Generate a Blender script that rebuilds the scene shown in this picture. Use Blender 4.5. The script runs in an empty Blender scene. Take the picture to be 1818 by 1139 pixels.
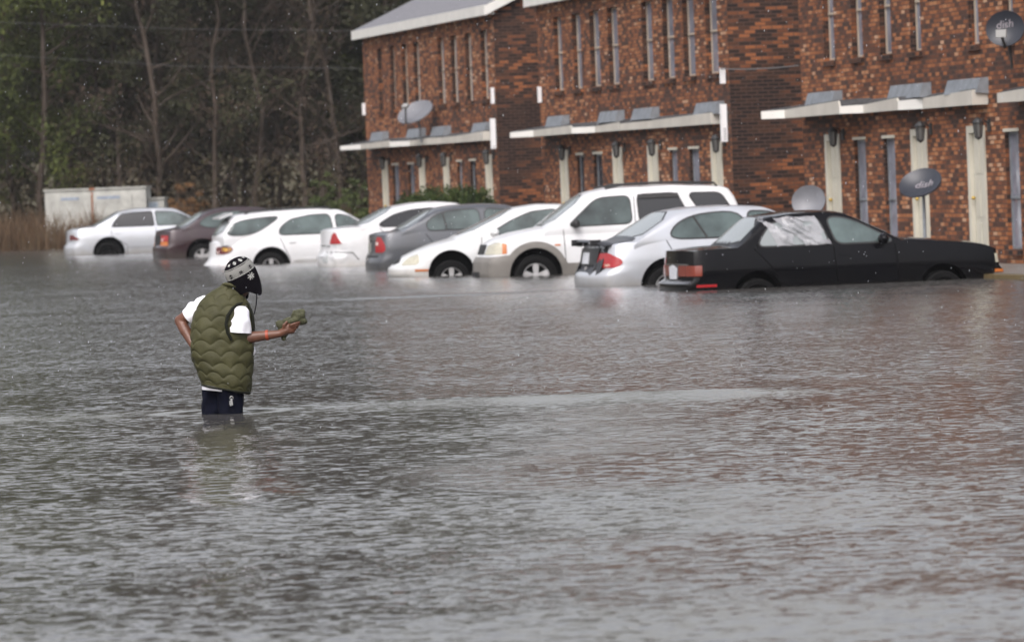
import bpy, bmesh, math, random
import numpy as np
from mathutils import Vector, Matrix, noise
from mathutils.geometry import tessellate_polygon
from mathutils.bvhtree import BVHTree
random.seed(7)
S = bpy.context.scene
COL = S.collection
R = math.radians
# ------------------------------------------------------------------ camera, sky, sun, exposure
FPX, CX, CY, EYE = 9000.0, 909.0, 569.5, 1.6
PITCH, ROLL = math.atan(255/9000.0), 0.038
cd = bpy.data.cameras.new('camera'); cam = bpy.data.objects.new('camera', cd); COL.objects.link(cam)
CR = Matrix.Rotation(math.pi/2-PITCH, 3, 'X') @ Matrix.Rotation(-ROLL, 3, 'Z')
cam.matrix_world = Matrix.Translation((0, 0, EYE)) @ CR.to_4x4()
cd.sensor_width = 36; cd.lens = 36*FPX/1818; cd.clip_start = .5; cd.clip_end = 3000
cd.dof.use_dof = True; cd.dof.focus_distance = 36.3; cd.dof.aperture_fstop = 5.8
S.camera = cam
NDROPS = 5500
SUN_EL, SUN_AZ = R(48), R(200)
w = bpy.data.worlds.new('World'); S.world = w; w.use_nodes = True
nt = w.node_tree; nt.nodes.clear()
sky = nt.nodes.new('ShaderNodeTexSky'); sky.sky_type = 'NISHITA'; sky.sun_disc = False
sky.sun_elevation = SUN_EL; sky.sun_rotation = SUN_AZ; sky.dust_density = 6; sky.air_density = 1.5
hs = nt.nodes.new('ShaderNodeHueSaturation'); hs.inputs['Saturation'].default_value = .30
bg = nt.nodes.new('ShaderNodeBackground'); bg.inputs[1].default_value = .15
wo = nt.nodes.new('ShaderNodeOutputWorld')
nt.links.new(sky.outputs[0], hs.inputs['Color']); tint = nt.nodes.new('ShaderNodeVectorMath'); tint.operation = 'MULTIPLY'; tint.inputs[1].default_value = (1.01, .988, 1.03)
nt.links.new(hs.outputs[0], tint.inputs[0]); nt.links.new(tint.outputs[0], bg.inputs[0]); nt.links.new(bg.outputs[0], wo.inputs[0])
sl = bpy.data.lights.new('sun', 'SUN'); sl.energy = .6; sl.angle = R(40); sl.color = (1, .985, .96)
so = bpy.data.objects.new('sun', sl); COL.objects.link(so)
so.rotation_euler = Vector((math.sin(SUN_AZ)*math.cos(SUN_EL), math.cos(SUN_AZ)*math.cos(SUN_EL), math.sin(SUN_EL))).to_track_quat('Z', 'Y').to_euler()
S.view_settings.view_transform = 'Standard'; S.view_settings.look = 'None'
S.view_settings.exposure = 0.62; S.view_settings.gamma = 1
S.render.engine = 'CYCLES'

def ray(px, py):
    return (CR @ Vector(((px-CX)/FPX, -(py-CY)/FPX, -1)))
def P(px, py, Y):                      # point on the line of sight at distance Y
    d = ray(px, py); return Vector((0, 0, EYE)) + d*(Y/d.y)
def onz(px, py, z=0.):                 # point on a level plane
    d = ray(px, py); return Vector((0, 0, EYE)) + d*((z-EYE)/d.z)
def lerp(a, b, t): return a+(b-a)*t

# ------------------------------------------------------------------ materials
MATS = {}
def mat(name, col=(.5, .5, .5), rough=.5, metal=0., spec=.5, coat=0., var=0., vscale=8., bump=0., bscale=60., alpha=1., trans=0., obj=False, sub=0.):
    if name in MATS: return MATS[name]
    m = bpy.data.materials.new(name); m.use_nodes = True; MATS[name] = m
    n = m.node_tree.nodes; l = m.node_tree.links; b = n['Principled BSDF']
    b.inputs['Base Color'].default_value = (*col, 1); b.inputs['Roughness'].default_value = rough
    b.inputs['Metallic'].default_value = metal; b.inputs['Specular IOR Level'].default_value = spec
    b.inputs['Coat Weight'].default_value = coat; b.inputs['Coat Roughness'].default_value = .06
    b.inputs['Alpha'].default_value = alpha; b.inputs['Transmission Weight'].default_value = trans
    tc = n.new('ShaderNodeTexCoord')
    if var > 0:
        t = n.new('ShaderNodeTexNoise'); t.inputs['Scale'].default_value = vscale; t.inputs['Detail'].default_value = 6
        l.new(tc.outputs['Object'], t.inputs['Vector'])
        mr = n.new('ShaderNodeMapRange'); mr.inputs[1].default_value = .3; mr.inputs[2].default_value = .7
        mr.inputs[3].default_value = 1-var; mr.inputs[4].default_value = 1+var
        l.new(t.outputs[0], mr.inputs[0])
        mx = n.new('ShaderNodeVectorMath'); mx.operation = 'SCALE'; mx.inputs[0].default_value = col
        l.new(mr.outputs[0], mx.inputs['Scale']); l.new(mx.outputs[0], b.inputs['Base Color'])
    if bump > 0:
        t = n.new('ShaderNodeTexNoise'); t.inputs['Scale'].default_value = bscale; t.inputs['Detail'].default_value = 4
        l.new(tc.outputs['Object'], t.inputs['Vector'])
        bp = n.new('ShaderNodeBump'); bp.inputs['Strength'].default_value = bump; bp.inputs['Distance'].default_value = .01
        l.new(t.outputs[0], bp.inputs['Height']); l.new(bp.outputs[0], b.inputs['Normal'])
    return m

def ramp(n, stops, interp='LINEAR'):
    r = n.new('ShaderNodeValToRGB'); cr = r.color_ramp; cr.interpolation = interp
    cr.elements[0].position = stops[0][0]; cr.elements[0].color = (*stops[0][1], 1)
    cr.elements[1].position = stops[-1][0]; cr.elements[1].color = (*stops[-1][1], 1)
    for p, c in stops[1:-1]:
        e = cr.elements.new(p); e.color = (*c, 1)
    return r

def brick_mat(name, stops, stain, dark_lo, seed):
    m = bpy.data.materials.new(name); m.use_nodes = True
    n = m.node_tree.nodes; l = m.node_tree.links; b = n['Principled BSDF']
    tc = n.new('ShaderNodeTexCoord'); sp = n.new('ShaderNodeSeparateXYZ'); l.new(tc.outputs['Object'], sp.inputs[0])
    ad = n.new('ShaderNodeMath'); ad.operation = 'ADD'; l.new(sp.outputs[0], ad.inputs[0]); l.new(sp.outputs[1], ad.inputs[1])
    cb = n.new('ShaderNodeCombineXYZ'); l.new(ad.outputs[0], cb.inputs[0]); l.new(sp.outputs[2], cb.inputs[1])
    bt = n.new('ShaderNodeTexBrick'); l.new(cb.outputs[0], bt.inputs['Vector'])
    bt.inputs['Color1'].default_value = (0, 0, 0, 1); bt.inputs['Color2'].default_value = (1, 1, 1, 1); bt.inputs['Mortar'].default_value = (.5, .5, .5, 1)
    bt.inputs['Scale'].default_value = 1; bt.inputs['Brick Width'].default_value = .20; bt.inputs['Row Height'].default_value = .067
    bt.inputs['Mortar Size'].default_value = .008; bt.inputs['Mortar Smooth'].default_value = .1
    ns = n.new('ShaderNodeTexNoise'); ns.inputs['Scale'].default_value = .9; ns.inputs['Detail'].default_value = 5; ns.noise_dimensions = '4D'; ns.inputs['W'].default_value = seed
    l.new(tc.outputs['Object'], ns.inputs['Vector'])
    # stain shifts the tone of the bricks, per brick
    mm = n.new('ShaderNodeMapRange'); mm.inputs[1].default_value = .3; mm.inputs[2].default_value = .7; mm.inputs[3].default_value = -stain; mm.inputs[4].default_value = stain
    l.new(ns.outputs[0], mm.inputs[0])
    a2 = n.new('ShaderNodeMath'); a2.operation = 'ADD'; a2.use_clamp = True; l.new(bt.outputs[0], a2.inputs[0]); l.new(mm.outputs[0], a2.inputs[1])
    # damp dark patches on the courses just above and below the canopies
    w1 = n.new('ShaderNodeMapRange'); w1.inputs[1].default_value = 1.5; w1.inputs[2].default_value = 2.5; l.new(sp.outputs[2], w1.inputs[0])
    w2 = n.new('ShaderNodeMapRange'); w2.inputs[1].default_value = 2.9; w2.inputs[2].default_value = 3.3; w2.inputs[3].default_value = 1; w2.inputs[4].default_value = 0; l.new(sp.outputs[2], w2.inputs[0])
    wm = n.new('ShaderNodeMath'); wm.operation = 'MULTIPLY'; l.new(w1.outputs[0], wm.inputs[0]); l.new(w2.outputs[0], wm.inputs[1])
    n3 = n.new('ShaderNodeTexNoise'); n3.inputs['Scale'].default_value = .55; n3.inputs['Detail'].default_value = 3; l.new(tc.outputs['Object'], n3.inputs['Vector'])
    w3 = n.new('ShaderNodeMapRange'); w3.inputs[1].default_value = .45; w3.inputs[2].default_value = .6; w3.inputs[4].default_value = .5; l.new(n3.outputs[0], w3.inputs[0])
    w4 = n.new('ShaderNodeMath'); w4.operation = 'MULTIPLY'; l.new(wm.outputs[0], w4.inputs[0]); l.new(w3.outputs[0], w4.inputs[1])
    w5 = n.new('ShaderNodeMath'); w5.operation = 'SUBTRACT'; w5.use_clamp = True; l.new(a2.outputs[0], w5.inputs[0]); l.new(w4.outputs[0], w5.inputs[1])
    rp = ramp(n, stops); l.new(w5.outputs[0], rp.inputs[0])
    mo = n.new('ShaderNodeMix'); mo.data_type = 'RGBA'; l.new(bt.outputs[1], mo.inputs[0]); l.new(rp.outputs[0], mo.inputs[6]); mo.inputs[7].default_value = (.075, .042, .030, 1)
    nf = n.new('ShaderNodeTexNoise'); nf.inputs['Scale'].default_value = 30; l.new(tc.outputs['Object'], nf.inputs['Vector'])
    mf = n.new('ShaderNodeMapRange'); mf.inputs[3].default_value = .6; mf.inputs[4].default_value = 1.4; l.new(nf.outputs[0], mf.inputs[0])
    vm = n.new('ShaderNodeVectorMath'); vm.operation = 'SCALE'; l.new(mo.outputs[2], vm.inputs[0]); l.new(mf.outputs[0], vm.inputs['Scale'])
    l.new(vm.outputs[0], b.inputs['Base Color'])
    b.inputs['Roughness'].default_value = .75; b.inputs['Specular IOR Level'].default_value = .25
    bp = n.new('ShaderNodeBump'); bp.inputs['Strength'].default_value = .6; bp.inputs['Distance'].default_value = .008
    iv = n.new('ShaderNodeMath'); iv.operation = 'SUBTRACT'; iv.inputs[0].default_value = 1; l.new(bt.outputs[1], iv.inputs[1]); l.new(iv.outputs[0], bp.inputs['Height'])
    l.new(bp.outputs[0], b.inputs['Normal'])
    return m

def leaf_mat(name, stops, scale=.5, rough=.8):
    m = bpy.data.materials.new(name); m.use_nodes = True
    n = m.node_tree.nodes; l = m.node_tree.links; b = n['Principled BSDF']
    g = n.new('ShaderNodeNewGeometry'); t = n.new('ShaderNodeTexNoise'); t.inputs['Scale'].default_value = scale; t.inputs['Detail'].default_value = 3
    l.new(g.outputs['Position'], t.inputs['Vector'])
    mm = n.new('ShaderNodeMath'); mm.operation = 'MULTIPLY_ADD'; mm.inputs[1].default_value = .45; l.new(g.outputs['Random Per Island'], mm.inputs[0])
    m2 = n.new('ShaderNodeMapRange'); m2.inputs[1].default_value = .3; m2.inputs[2].default_value = .7; m2.inputs[4].default_value = .6; l.new(t.outputs[0], m2.inputs[0]); l.new(m2.outputs[0], mm.inputs[2])
    rp = ramp(n, stops); l.new(mm.outputs[0], rp.inputs[0]); l.new(rp.outputs[0], b.inputs['Base Color'])
    b.inputs['Roughness'].default_value = rough; b.inputs['Specular IOR Level'].default_value = .15
    return m

# ------------------------------------------------------------------ mesh helpers
class MB:
    def __init__(s): s.v = []; s.f = []; s.m = []
    def add(s, vs, fs, mi=0):
        o = len(s.v); s.v += [tuple(v) for v in vs]; s.f += [tuple(i+o for i in f) for f in fs]; s.m += [mi]*len(fs); return s
    def box(s, x0, x1, y0, y1, z0, z1, mi=0):
        return s.add([(x0, y0, z0), (x1, y0, z0), (x1, y1, z0), (x0, y1, z0), (x0, y0, z1), (x1, y0, z1), (x1, y1, z1), (x0, y1, z1)],
                     [(3, 2, 1, 0), (4, 5, 6, 7), (0, 1, 5, 4), (1, 2, 6, 5), (2, 3, 7, 6), (3, 0, 4, 7)], mi)
    def tube(s, pts, rad, n=10, mi=0, cap=True, flat=(1, 1)):
        pts = [Vector(p) for p in pts]
        if not hasattr(rad, '__len__'): rad = [rad]*len(pts)
        vs = []; fs = []; u = None
        for i, p in enumerate(pts):
            t = (pts[min(i+1, len(pts)-1)]-pts[max(i-1, 0)])
            t = t.normalized() if t.length > 1e-9 else Vector((0, 0, 1))
            if u is None: u = t.cross(Vector((.13, .31, .94)) if abs(t.z) < .9 else Vector((1, .1, 0))).normalized()
            else: u = (u-t*u.dot(t)).normalized()
            q = t.cross(u)
            for k in range(n):
                a = 2*math.pi*k/n; vs.append(p+(u*math.cos(a)*flat[0]+q*math.sin(a)*flat[1])*rad[i])
        for i in range(len(pts)-1):
            for k in range(n):
                fs.append((i*n+k, i*n+(k+1) % n, (i+1)*n+(k+1) % n, (i+1)*n+k))
        if cap: fs.append(tuple(range(n))[::-1]); fs.append(tuple((len(pts)-1)*n+k for k in range(n)))
        return s.add(vs, fs, mi)
    def capsule(s, a, b, ra, rb, n=12, mi=0):
        a = Vector(a); b = Vector(b); t = (b-a).normalized(); pts = []; rr = []
        for k in range(5):
            an = math.pi/2*(k+.15)/5; pts.append(a-t*ra*math.cos(an)); rr.append(ra*math.sin(an))
        for k in range(6): pts.append(a.lerp(b, k/5)); rr.append(lerp(ra, rb, k/5))
        for k in range(5):
            an = math.pi/2*(4.85-k)/5; pts.append(b+t*rb*math.cos(an)); rr.append(rb*math.sin(an))
        return s.tube(pts, rr, n, mi)
    def ellipsoid(s, c, r, rot=None, n=20, m=12, mi=0, fn=None):
        c = Vector(c); vs = []; fs = []
        for i in range(m+1):
            th = math.pi*i/m
            for k in range(n):
                ph = 2*math.pi*k/n
                v = Vector((math.sin(th)*math.cos(ph)*r[0], math.sin(th)*math.sin(ph)*r[1], math.cos(th)*r[2]))
                if i in (0, m): v = Vector((0.0001*math.cos(ph), 0.0001*math.sin(ph), v.z))
                if fn: v = fn(v)
                if rot is not None: v = rot @ v
                vs.append(c+v)
        for i in range(m):
            for k in range(n): fs.append((i*n+k, (i+1)*n+k, (i+1)*n+(k+1) % n, i*n+(k+1) % n))
        fs.append(tuple(range(n))); fs.append(tuple(m*n+k for k in range(n))[::-1])
        return s.add(vs, fs, mi)
    def lathe(s, prof, axis='Y', c=(0, 0, 0), n=32, mi=0):     # prof: (radius, height)
        c = Vector(c); vs = []; fs = []
        for r, h in prof:
            for k in range(n):
                a = 2*math.pi*k/n; ca, sa = r*math.cos(a), r*math.sin(a)
                vs.append(c+(Vector((ca, h, sa)) if axis == 'Y' else Vector((ca, sa, h)) if axis == 'Z' else Vector((h, ca, sa))))
        for i in range(len(prof)-1):
            for k in range(n): fs.append((i*n+k, i*n+(k+1) % n, (i+1)*n+(k+1) % n, (i+1)*n+k))
        return s.add(vs, fs, mi)
    def prism(s, poly, y0, y1, mi=0):      # poly in x,z, extruded along y
        n = len(poly)
        return s.add([(a, y0, b) for a, b in poly]+[(a, y1, b) for a, b in poly],
                     [tuple(range(n)), tuple(range(n, 2*n))[::-1]]+[(i, i+n, (i+1) % n+n, (i+1) % n) for i in range(n)], mi)
    def xf(s, M):
        s.v = [tuple(M @ Vector(v)) for v in s.v]; return s
    def mesh(s, name, mats):
        me = bpy.data.meshes.new(name); me.from_pydata(s.v, [], s.f); me.update()
        for m in (mats if isinstance(mats, (list, tuple)) else [mats]): me.materials.append(m)
        me.polygons.foreach_set('material_index', s.m)
        return me
    def build(s, name, mats, parent=None, smooth=None, fix=True):
        me = s.mesh(name, mats)
        if fix:
            bm = bmesh.new(); bm.from_mesh(me); bmesh.ops.recalc_face_normals(bm, faces=bm.faces); bm.to_mesh(me); bm.free()
        if smooth is not None: me.shade_smooth(); me.set_sharp_from_angle(angle=R(smooth))
        return link(name, me, parent)
def link(name, me, parent=None):
    o = bpy.data.objects.new(name, me); COL.objects.link(o)
    if parent: o.parent = parent
    return o
def tag(o, label=None, cat=None, group=None, kind=None):
    if label: o['label'] = label
    if cat: o['category'] = cat
    if group: o['group'] = group
    if kind: o['kind'] = kind
    return o
def empty(name, loc, rz=0, label=None, cat=None, group=None):
    o = bpy.data.objects.new(name, None); COL.objects.link(o); o.location = loc; o.rotation_euler = (0, 0, rz)
    o.empty_display_size = .2
    return tag(o, label, cat, group)
def kids(o): return [c for c in COL.objects if c.parent == o]
def copy_tree(o, parent=None, table=None):
    if table is None:
        table = {}
        for c in COL.objects:
            if c.parent: table.setdefault(c.parent.name, []).append(c)
    c = o.copy(); COL.objects.link(c)
    if parent: c.parent = parent
    for ch in table.get(o.name, []): copy_tree(ch, c, table)
    return c
def chaikin(p, k=2, closed=True):
    for _ in range(k):
        q = []
        n = len(p)
        for i in range(n if closed else n-1):
            a, b = p[i], p[(i+1) % n]
            q.append((a[0]*.75+b[0]*.25, a[1]*.75+b[1]*.25)); q.append((a[0]*.25+b[0]*.75, a[1]*.25+b[1]*.75))
        p = q
    return p
def rnd_c(p, r=.08, k=4):
    out = []; n = len(p)
    for i in range(n):
        a, b, c = (Vector((q[0], q[1])) for q in (p[i-1], p[i], p[(i+1) % n])); ra = min(r, (a-b).length*.48); rc = min(r, (c-b).length*.48)
        s_ = b+(a-b).normalized()*ra; e = b+(c-b).normalized()*rc
        for j in range(k+1):
            t = j/k; q = s_*(1-t)**2+b*2*t*(1-t)+e*t*t; out.append((q.x, q.y))
    return out
def soft(pts, r=.08):
    xs = [p[0] for p in pts]; zs = [p[1] for p in pts]
    def f(x): return sum(float(np.interp(x+r*k/4, xs, zs))*(5-abs(k)) for k in range(-4, 5))/25
    return f
def evald(o):
    dg = bpy.context.evaluated_depsgraph_get(); return bpy.data.meshes.new_from_object(o.evaluated_get(dg))
# ------------------------------------------------------------------ ground, pavement, water
def ground():
    xs = np.concatenate([np.arange(-400, -40, 30), np.arange(-40, 40, 2.), np.arange(40, 401, 30)])
    ys = np.concatenate([np.arange(-60, 120, 10.), np.arange(120, 200, 2.), np.arange(200, 901, 50)])
    vs = []; fs = []
    for y in ys:
        for x in xs:
            c = x+.216*y                     # the line of the facades is 23.2
            z = -.42
            z = max(z, -.42+.55*min(1, max(0, (y-150-1.2*math.sin(x*.5))/10)))
            z = max(z, -.42+.45*min(1, max(0, (c-22.5)/1.5)))
            if y > 165: z += min(4, (y-165)*.02)
            z += .03*noise.noise((x*.3, y*.3, 0))
            vs.append((x, y, z))
    W_ = len(xs)
    for j in range(len(ys)-1):
        for i in range(W_-1): fs.append((j*W_+i, j*W_+i+1, (j+1)*W_+i+1, (j+1)*W_+i))
    m = leaf_mat('earth', [(0, (.045, .035, .022)), (.5, (.07, .055, .03)), (1, (.06, .07, .03))], .6)
    tag(MB().add(vs, fs).build('ground', m, smooth=60), kind='structure')
ground()

def water_mat():
    m = bpy.data.materials.new('flood_water'); m.use_nodes = True
    n = m.node_tree.nodes; l = m.node_tree.links; b = n['Principled BSDF']
    b.inputs['Base Color'].default_value = (.074, .071, .066, 1); b.inputs['Roughness'].default_value = .05; b.inputs['IOR'].default_value = 1.33
    g = n.new('ShaderNodeNewGeometry')
    def vec(op, a, b_=None, sc=None):
        x = n.new('ShaderNodeVectorMath'); x.operation = op
        for i, v in enumerate((a, b_)):
            if v is None: continue
            if isinstance(v, tuple): x.inputs[i].default_value = v
            else: l.new(v, x.inputs[i])
        if sc is not None:
            if isinstance(sc, (int, float)): x.inputs['Scale'].default_value = sc
            else: l.new(sc, x.inputs['Scale'])
        return x.outputs[0]
    def nz(sx, sy, det, w=0., rough=.5, rot=0., dist=0., col=True):
        mp = n.new('ShaderNodeMapping'); mp.inputs['Scale'].default_value = (sx, sy, 1); mp.inputs['Location'].default_value = (w, w*1.7, w); mp.inputs['Rotation'].default_value = (0, 0, rot)
        l.new(g.outputs['Position'], mp.inputs[0])
        t = n.new('ShaderNodeTexNoise'); t.inputs['Scale'].default_value = 1; t.inputs['Detail'].default_value = det; t.inputs['Roughness'].default_value = rough; t.inputs['Distortion'].default_value = dist
        l.new(mp.outputs[0], t.inputs[0]); return t.outputs[1] if col else t.outputs[0]
    def mth(op, *v, clamp=False):
        x = n.new('ShaderNodeMath'); x.operation = op; x.use_clamp = clamp
        for i, q in enumerate(v):
            if isinstance(q, (int, float)): x.inputs[i].default_value = q
            else: l.new(q, x.inputs[i])
        return x.outputs[0]
    def mapr(v, a, b_, c, d, smooth=True):
        x = n.new('ShaderNodeMapRange'); x.interpolation_type = 'SMOOTHSTEP' if smooth else 'LINEAR'
        l.new(v, x.inputs[0])
        for i, q in enumerate((a, b_, c, d)): x.inputs[i+1].default_value = q
        return x.outputs[0]
    # slopes of the surface, three sizes of ripple; the breeze steepens the near faces of the wavelets
    def slope(o, amp): return vec('SCALE', vec('SUBTRACT', o, (.5, .5, .5)), sc=amp)
    tot = vec('ADD', slope(nz(15, 18, 3, 3.1, .6, .1), RIP_F), vec('ADD', slope(nz(6, 9, 2, 9.4, .5, .15), RIP_M), slope(nz(1.0, .8, 1, 1.3, .5, -.1), RIP_B)))
    sp = n.new('ShaderNodeSeparateXYZ'); l.new(g.outputs['Position'], sp.inputs[0]); X, Y = sp.outputs[0], sp.outputs[1]
    band = mapr(nz(.055, .34, 3, 5.0, .55, .04, col=False), .38, .66, 0, 1)            # long slack swells
    wob = mth('MULTIPLY', nz(.12, .12, 2, 2.0, col=False), 1.6)
    Yw = mth('ADD', mth('ADD', Y, wob), -.8)
    nearm = mapr(Yw, 36.2, 37.6, 1, 0)                                                  # calmer water in front of the wake
    wake1 = mth('MULTIPLY', mapr(Yw, 34.0, 36.9, 0, 1), mapr(Yw, 36.9, 37.3, 1, 0))
    wake2 = mth('MULTIPLY', mth('MULTIPLY', mapr(Yw, 69.2, 70.0, 0, 1), mapr(Yw, 70.6, 71.2, 1, 0)), mapr(nz(.16, .3, 2, 8.0, col=False), .42, .60, 0, 1))
    rip = mth('MULTIPLY', mth('SUBTRACT', 1, mth('MULTIPLY', band, .24)), mth('SUBTRACT', 1, mth('MULTIPLY', nearm, .30)))
    rip = mth('MULTIPLY', rip, mth('SUBTRACT', 1, mth('MULTIPLY', wake1, .35)))
    rip = mth('MULTIPLY', mth('MULTIPLY', rip, mapr(Y, 36, 66, 1., 1.8, False)), mapr(Y, 18, 32, 1.7, 1, False))
    tot = vec('SCALE', tot, sc=rip)
    ts = n.new('ShaderNodeSeparateXYZ'); l.new(tot, ts.inputs[0])
    sy = ts.outputs[1]
    face = mth('SQRT', mth('ADD', mth('MULTIPLY', sy, sy), .00005))
    fa = mapr(Y, 20, 46, .50, .88, False); face = mth('ADD', mth('MULTIPLY', face, fa), mth('MULTIPLY', sy, mth('SUBTRACT', 1.2, fa)))
    lift = mth('ADD', mth('MULTIPLY', mapr(Y, 18, 33, 1, 0, False), .002), mth('ADD', mth('MULTIPLY', mth('MULTIPLY', band, nearm), .012), mth('ADD', mth('MULTIPLY', mth('MULTIPLY', wake1, mapr(nz(.25, .2, 3, 3.0, col=False), .35, .6, .15, 1)), .024), mth('MULTIPLY', wake2, .07))))
    # rings spreading from the wading legs
    dv = vec('SUBTRACT', g.outputs['Position'], (LEGS[0], LEGS[1], 0)); dl = n.new('ShaderNodeVectorMath'); dl.operation = 'LENGTH'; l.new(dv, dl.inputs[0]); d = dl.outputs['Value']
    ring = mth('MULTIPLY', mth('MULTIPLY', mth('SINE', mth('MULTIPLY', d, 17.)), .05), mth('POWER', 2.718, mth('MULTIPLY', d, -3.2)))
    ny = mth('MULTIPLY', mth('ADD', mth('ADD', face, lift), ring), -1)
    cb = n.new('ShaderNodeCombineXYZ'); l.new(ts.outputs[0], cb.inputs[0]); l.new(ny, cb.inputs[1]); cb.inputs[2].default_value = 1
    nrm = vec('NORMALIZE', cb.outputs[0])
    l.new(nrm, b.inputs['Normal'])
    return m
LEGS = onz(394, 731, 0)
RIP_F, RIP_M, RIP_B, NEAR_RIP = .50, .26, .10, .62
def water():
    me = MB().add([(-500, -50, 0), (500, -50, 0), (500, 158, 0), (-500, 158, 0)], [(0, 1, 2, 3)])
    tag(me.build('water', water_mat()), kind='structure')
water()

# ------------------------------------------------------------------ brick apartment rows
ANG = math.atan(.216)
E = Vector((math.sin(ANG), -math.cos(ANG), 0)); NIN = Vector((math.cos(ANG), math.sin(ANG), 0))
WALLC = 23.2
def wt(px, py, corner, off=0.):          # distance along the facade (from its far corner) seen in that direction
    d = ray(px, py); c = WALLC-off*math.sqrt(1+.216**2)
    k = c/(d.x+.216*d.y); p = Vector((0, 0, EYE))+d*k
    return (p-corner).dot(E)
def corner_at(px, py):
    d = ray(px, py); k = WALLC/(d.x+.216*d.y); p = d*k; return Vector((p.x, p.y, 0))
OR = [(0, (.048, .027, .020)), (.20, (.078, .034, .021)), (.40, (.145, .054, .025)), (.62, (.225, .080, .031)), (.82, (.30, .115, .045)), (.94, (.36, .165, .075)), (1, (.43, .26, .16))]
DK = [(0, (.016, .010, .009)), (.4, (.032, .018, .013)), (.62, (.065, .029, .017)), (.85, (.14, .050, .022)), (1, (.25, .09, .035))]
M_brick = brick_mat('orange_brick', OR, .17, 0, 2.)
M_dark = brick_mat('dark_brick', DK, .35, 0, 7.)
M_cream = mat('cream_paint', (.50, .48, .40), .5, var=.08, vscale=3)
M_white = mat('white_paint', (.64, .63, .59), .45, var=.06, vscale=3)
M_beige = mat('beige_fascia', (.48, .455, .40), .5, var=.1, vscale=2)
M_shingle = mat('grey_shingles', (.15, .15, .162), .85, var=.25, vscale=14, bump=.5, bscale=40)
M_blackshingle = mat('dark_shingles', (.05, .05, .052), .9, var=.3, vscale=10)
M_pane = mat('window_blind_glass', (.21, .22, .26), .12, var=.25, vscale=4, spec=.6)
M_pane_dk = mat('window_dark_glass', (.04, .042, .05), .08, spec=.6)
M_brown = mat('brown_window_frame', (.38, .32, .25), .5)
M_galv = mat('galvanised_sheet', (.23, .25, .27), .6, metal=.5, var=.2, vscale=6)
M_iron = mat('black_iron', (.02, .02, .02), .5)
M_brass = mat('brass', (.5, .35, .1), .35, metal=.9)
M_lampglass = mat('lantern_glass', (.10, .10, .095), .2)
M_plastic_white = mat('white_plastic', (.8, .8, .8), .4)
M_greyprint = mat('grey_print', (.35, .35, .36), .5)
M_redprint = mat('red_print', (.5, .15, .12), .5)
FLOOR, SILL, HEAD, EAVE = .08, 3.3, 4.78, 5.05

def wall_grid(L, H0, H1, holes, y=0., depth=.15):
    b = MB()
    us = sorted(set([0, L]+[h[0] for h in holes]+[h[1] for h in holes])); zs = sorted(set([H0, H1]+[h[2] for h in holes]+[h[3] for h in holes]))
    for i in range(len(us)-1):
        for j in range(len(zs)-1):
            uc, zc = (us[i]+us[i+1])/2, (zs[j]+zs[j+1])/2
            if any(h[0] < uc < h[1] and h[2] < zc < h[3] for h in holes): continue
            b.add([(us[i], y, zs[j]), (us[i+1], y, zs[j]), (us[i+1], y, zs[j+1]), (us[i], y, zs[j+1])], [(0, 1, 2, 3)])
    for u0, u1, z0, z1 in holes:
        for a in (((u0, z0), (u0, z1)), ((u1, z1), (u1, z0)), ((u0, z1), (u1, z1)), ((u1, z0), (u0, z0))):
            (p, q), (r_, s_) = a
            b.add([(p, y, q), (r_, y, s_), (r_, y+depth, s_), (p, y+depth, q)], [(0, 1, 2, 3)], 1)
    return b

def lantern(parent, u, z):
    b = MB(); b.box(u-.05, u+.05, -.03, 0, z-.09, z+.09)
    b.tube([(u, -.02, z+.02), (u, -.10, z+.10), (u, -.17, z+.08)], .012, 6)
    b.lathe([(.001, z+.13), (.05, z+.10), (.095, z+.05), (.09, z+.04)], 'Z', (u, -.18, 0), 8)
    b.lathe([(.05, z-.16), (.06, z-.17), (.001, z-.21)], 'Z', (u, -.18, 0), 8)
    for k in range(4):
        a = math.pi/4+k*math.pi/2
        b.tube([(u+.085*math.cos(a), -.18+.085*math.sin(a), z+.045), (u+.055*math.cos(a), -.18+.055*math.sin(a), z-.165)], .008, 5)
    o = b.build('wall_lantern', M_iron, parent)
    MB().lathe([(.001, z+.04), (.07, z+.04), (.045, z-.16), (.001, z-.16)], 'Z', (u, -.18, 0), 8).build('lantern_glass', M_lampglass, o)

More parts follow.
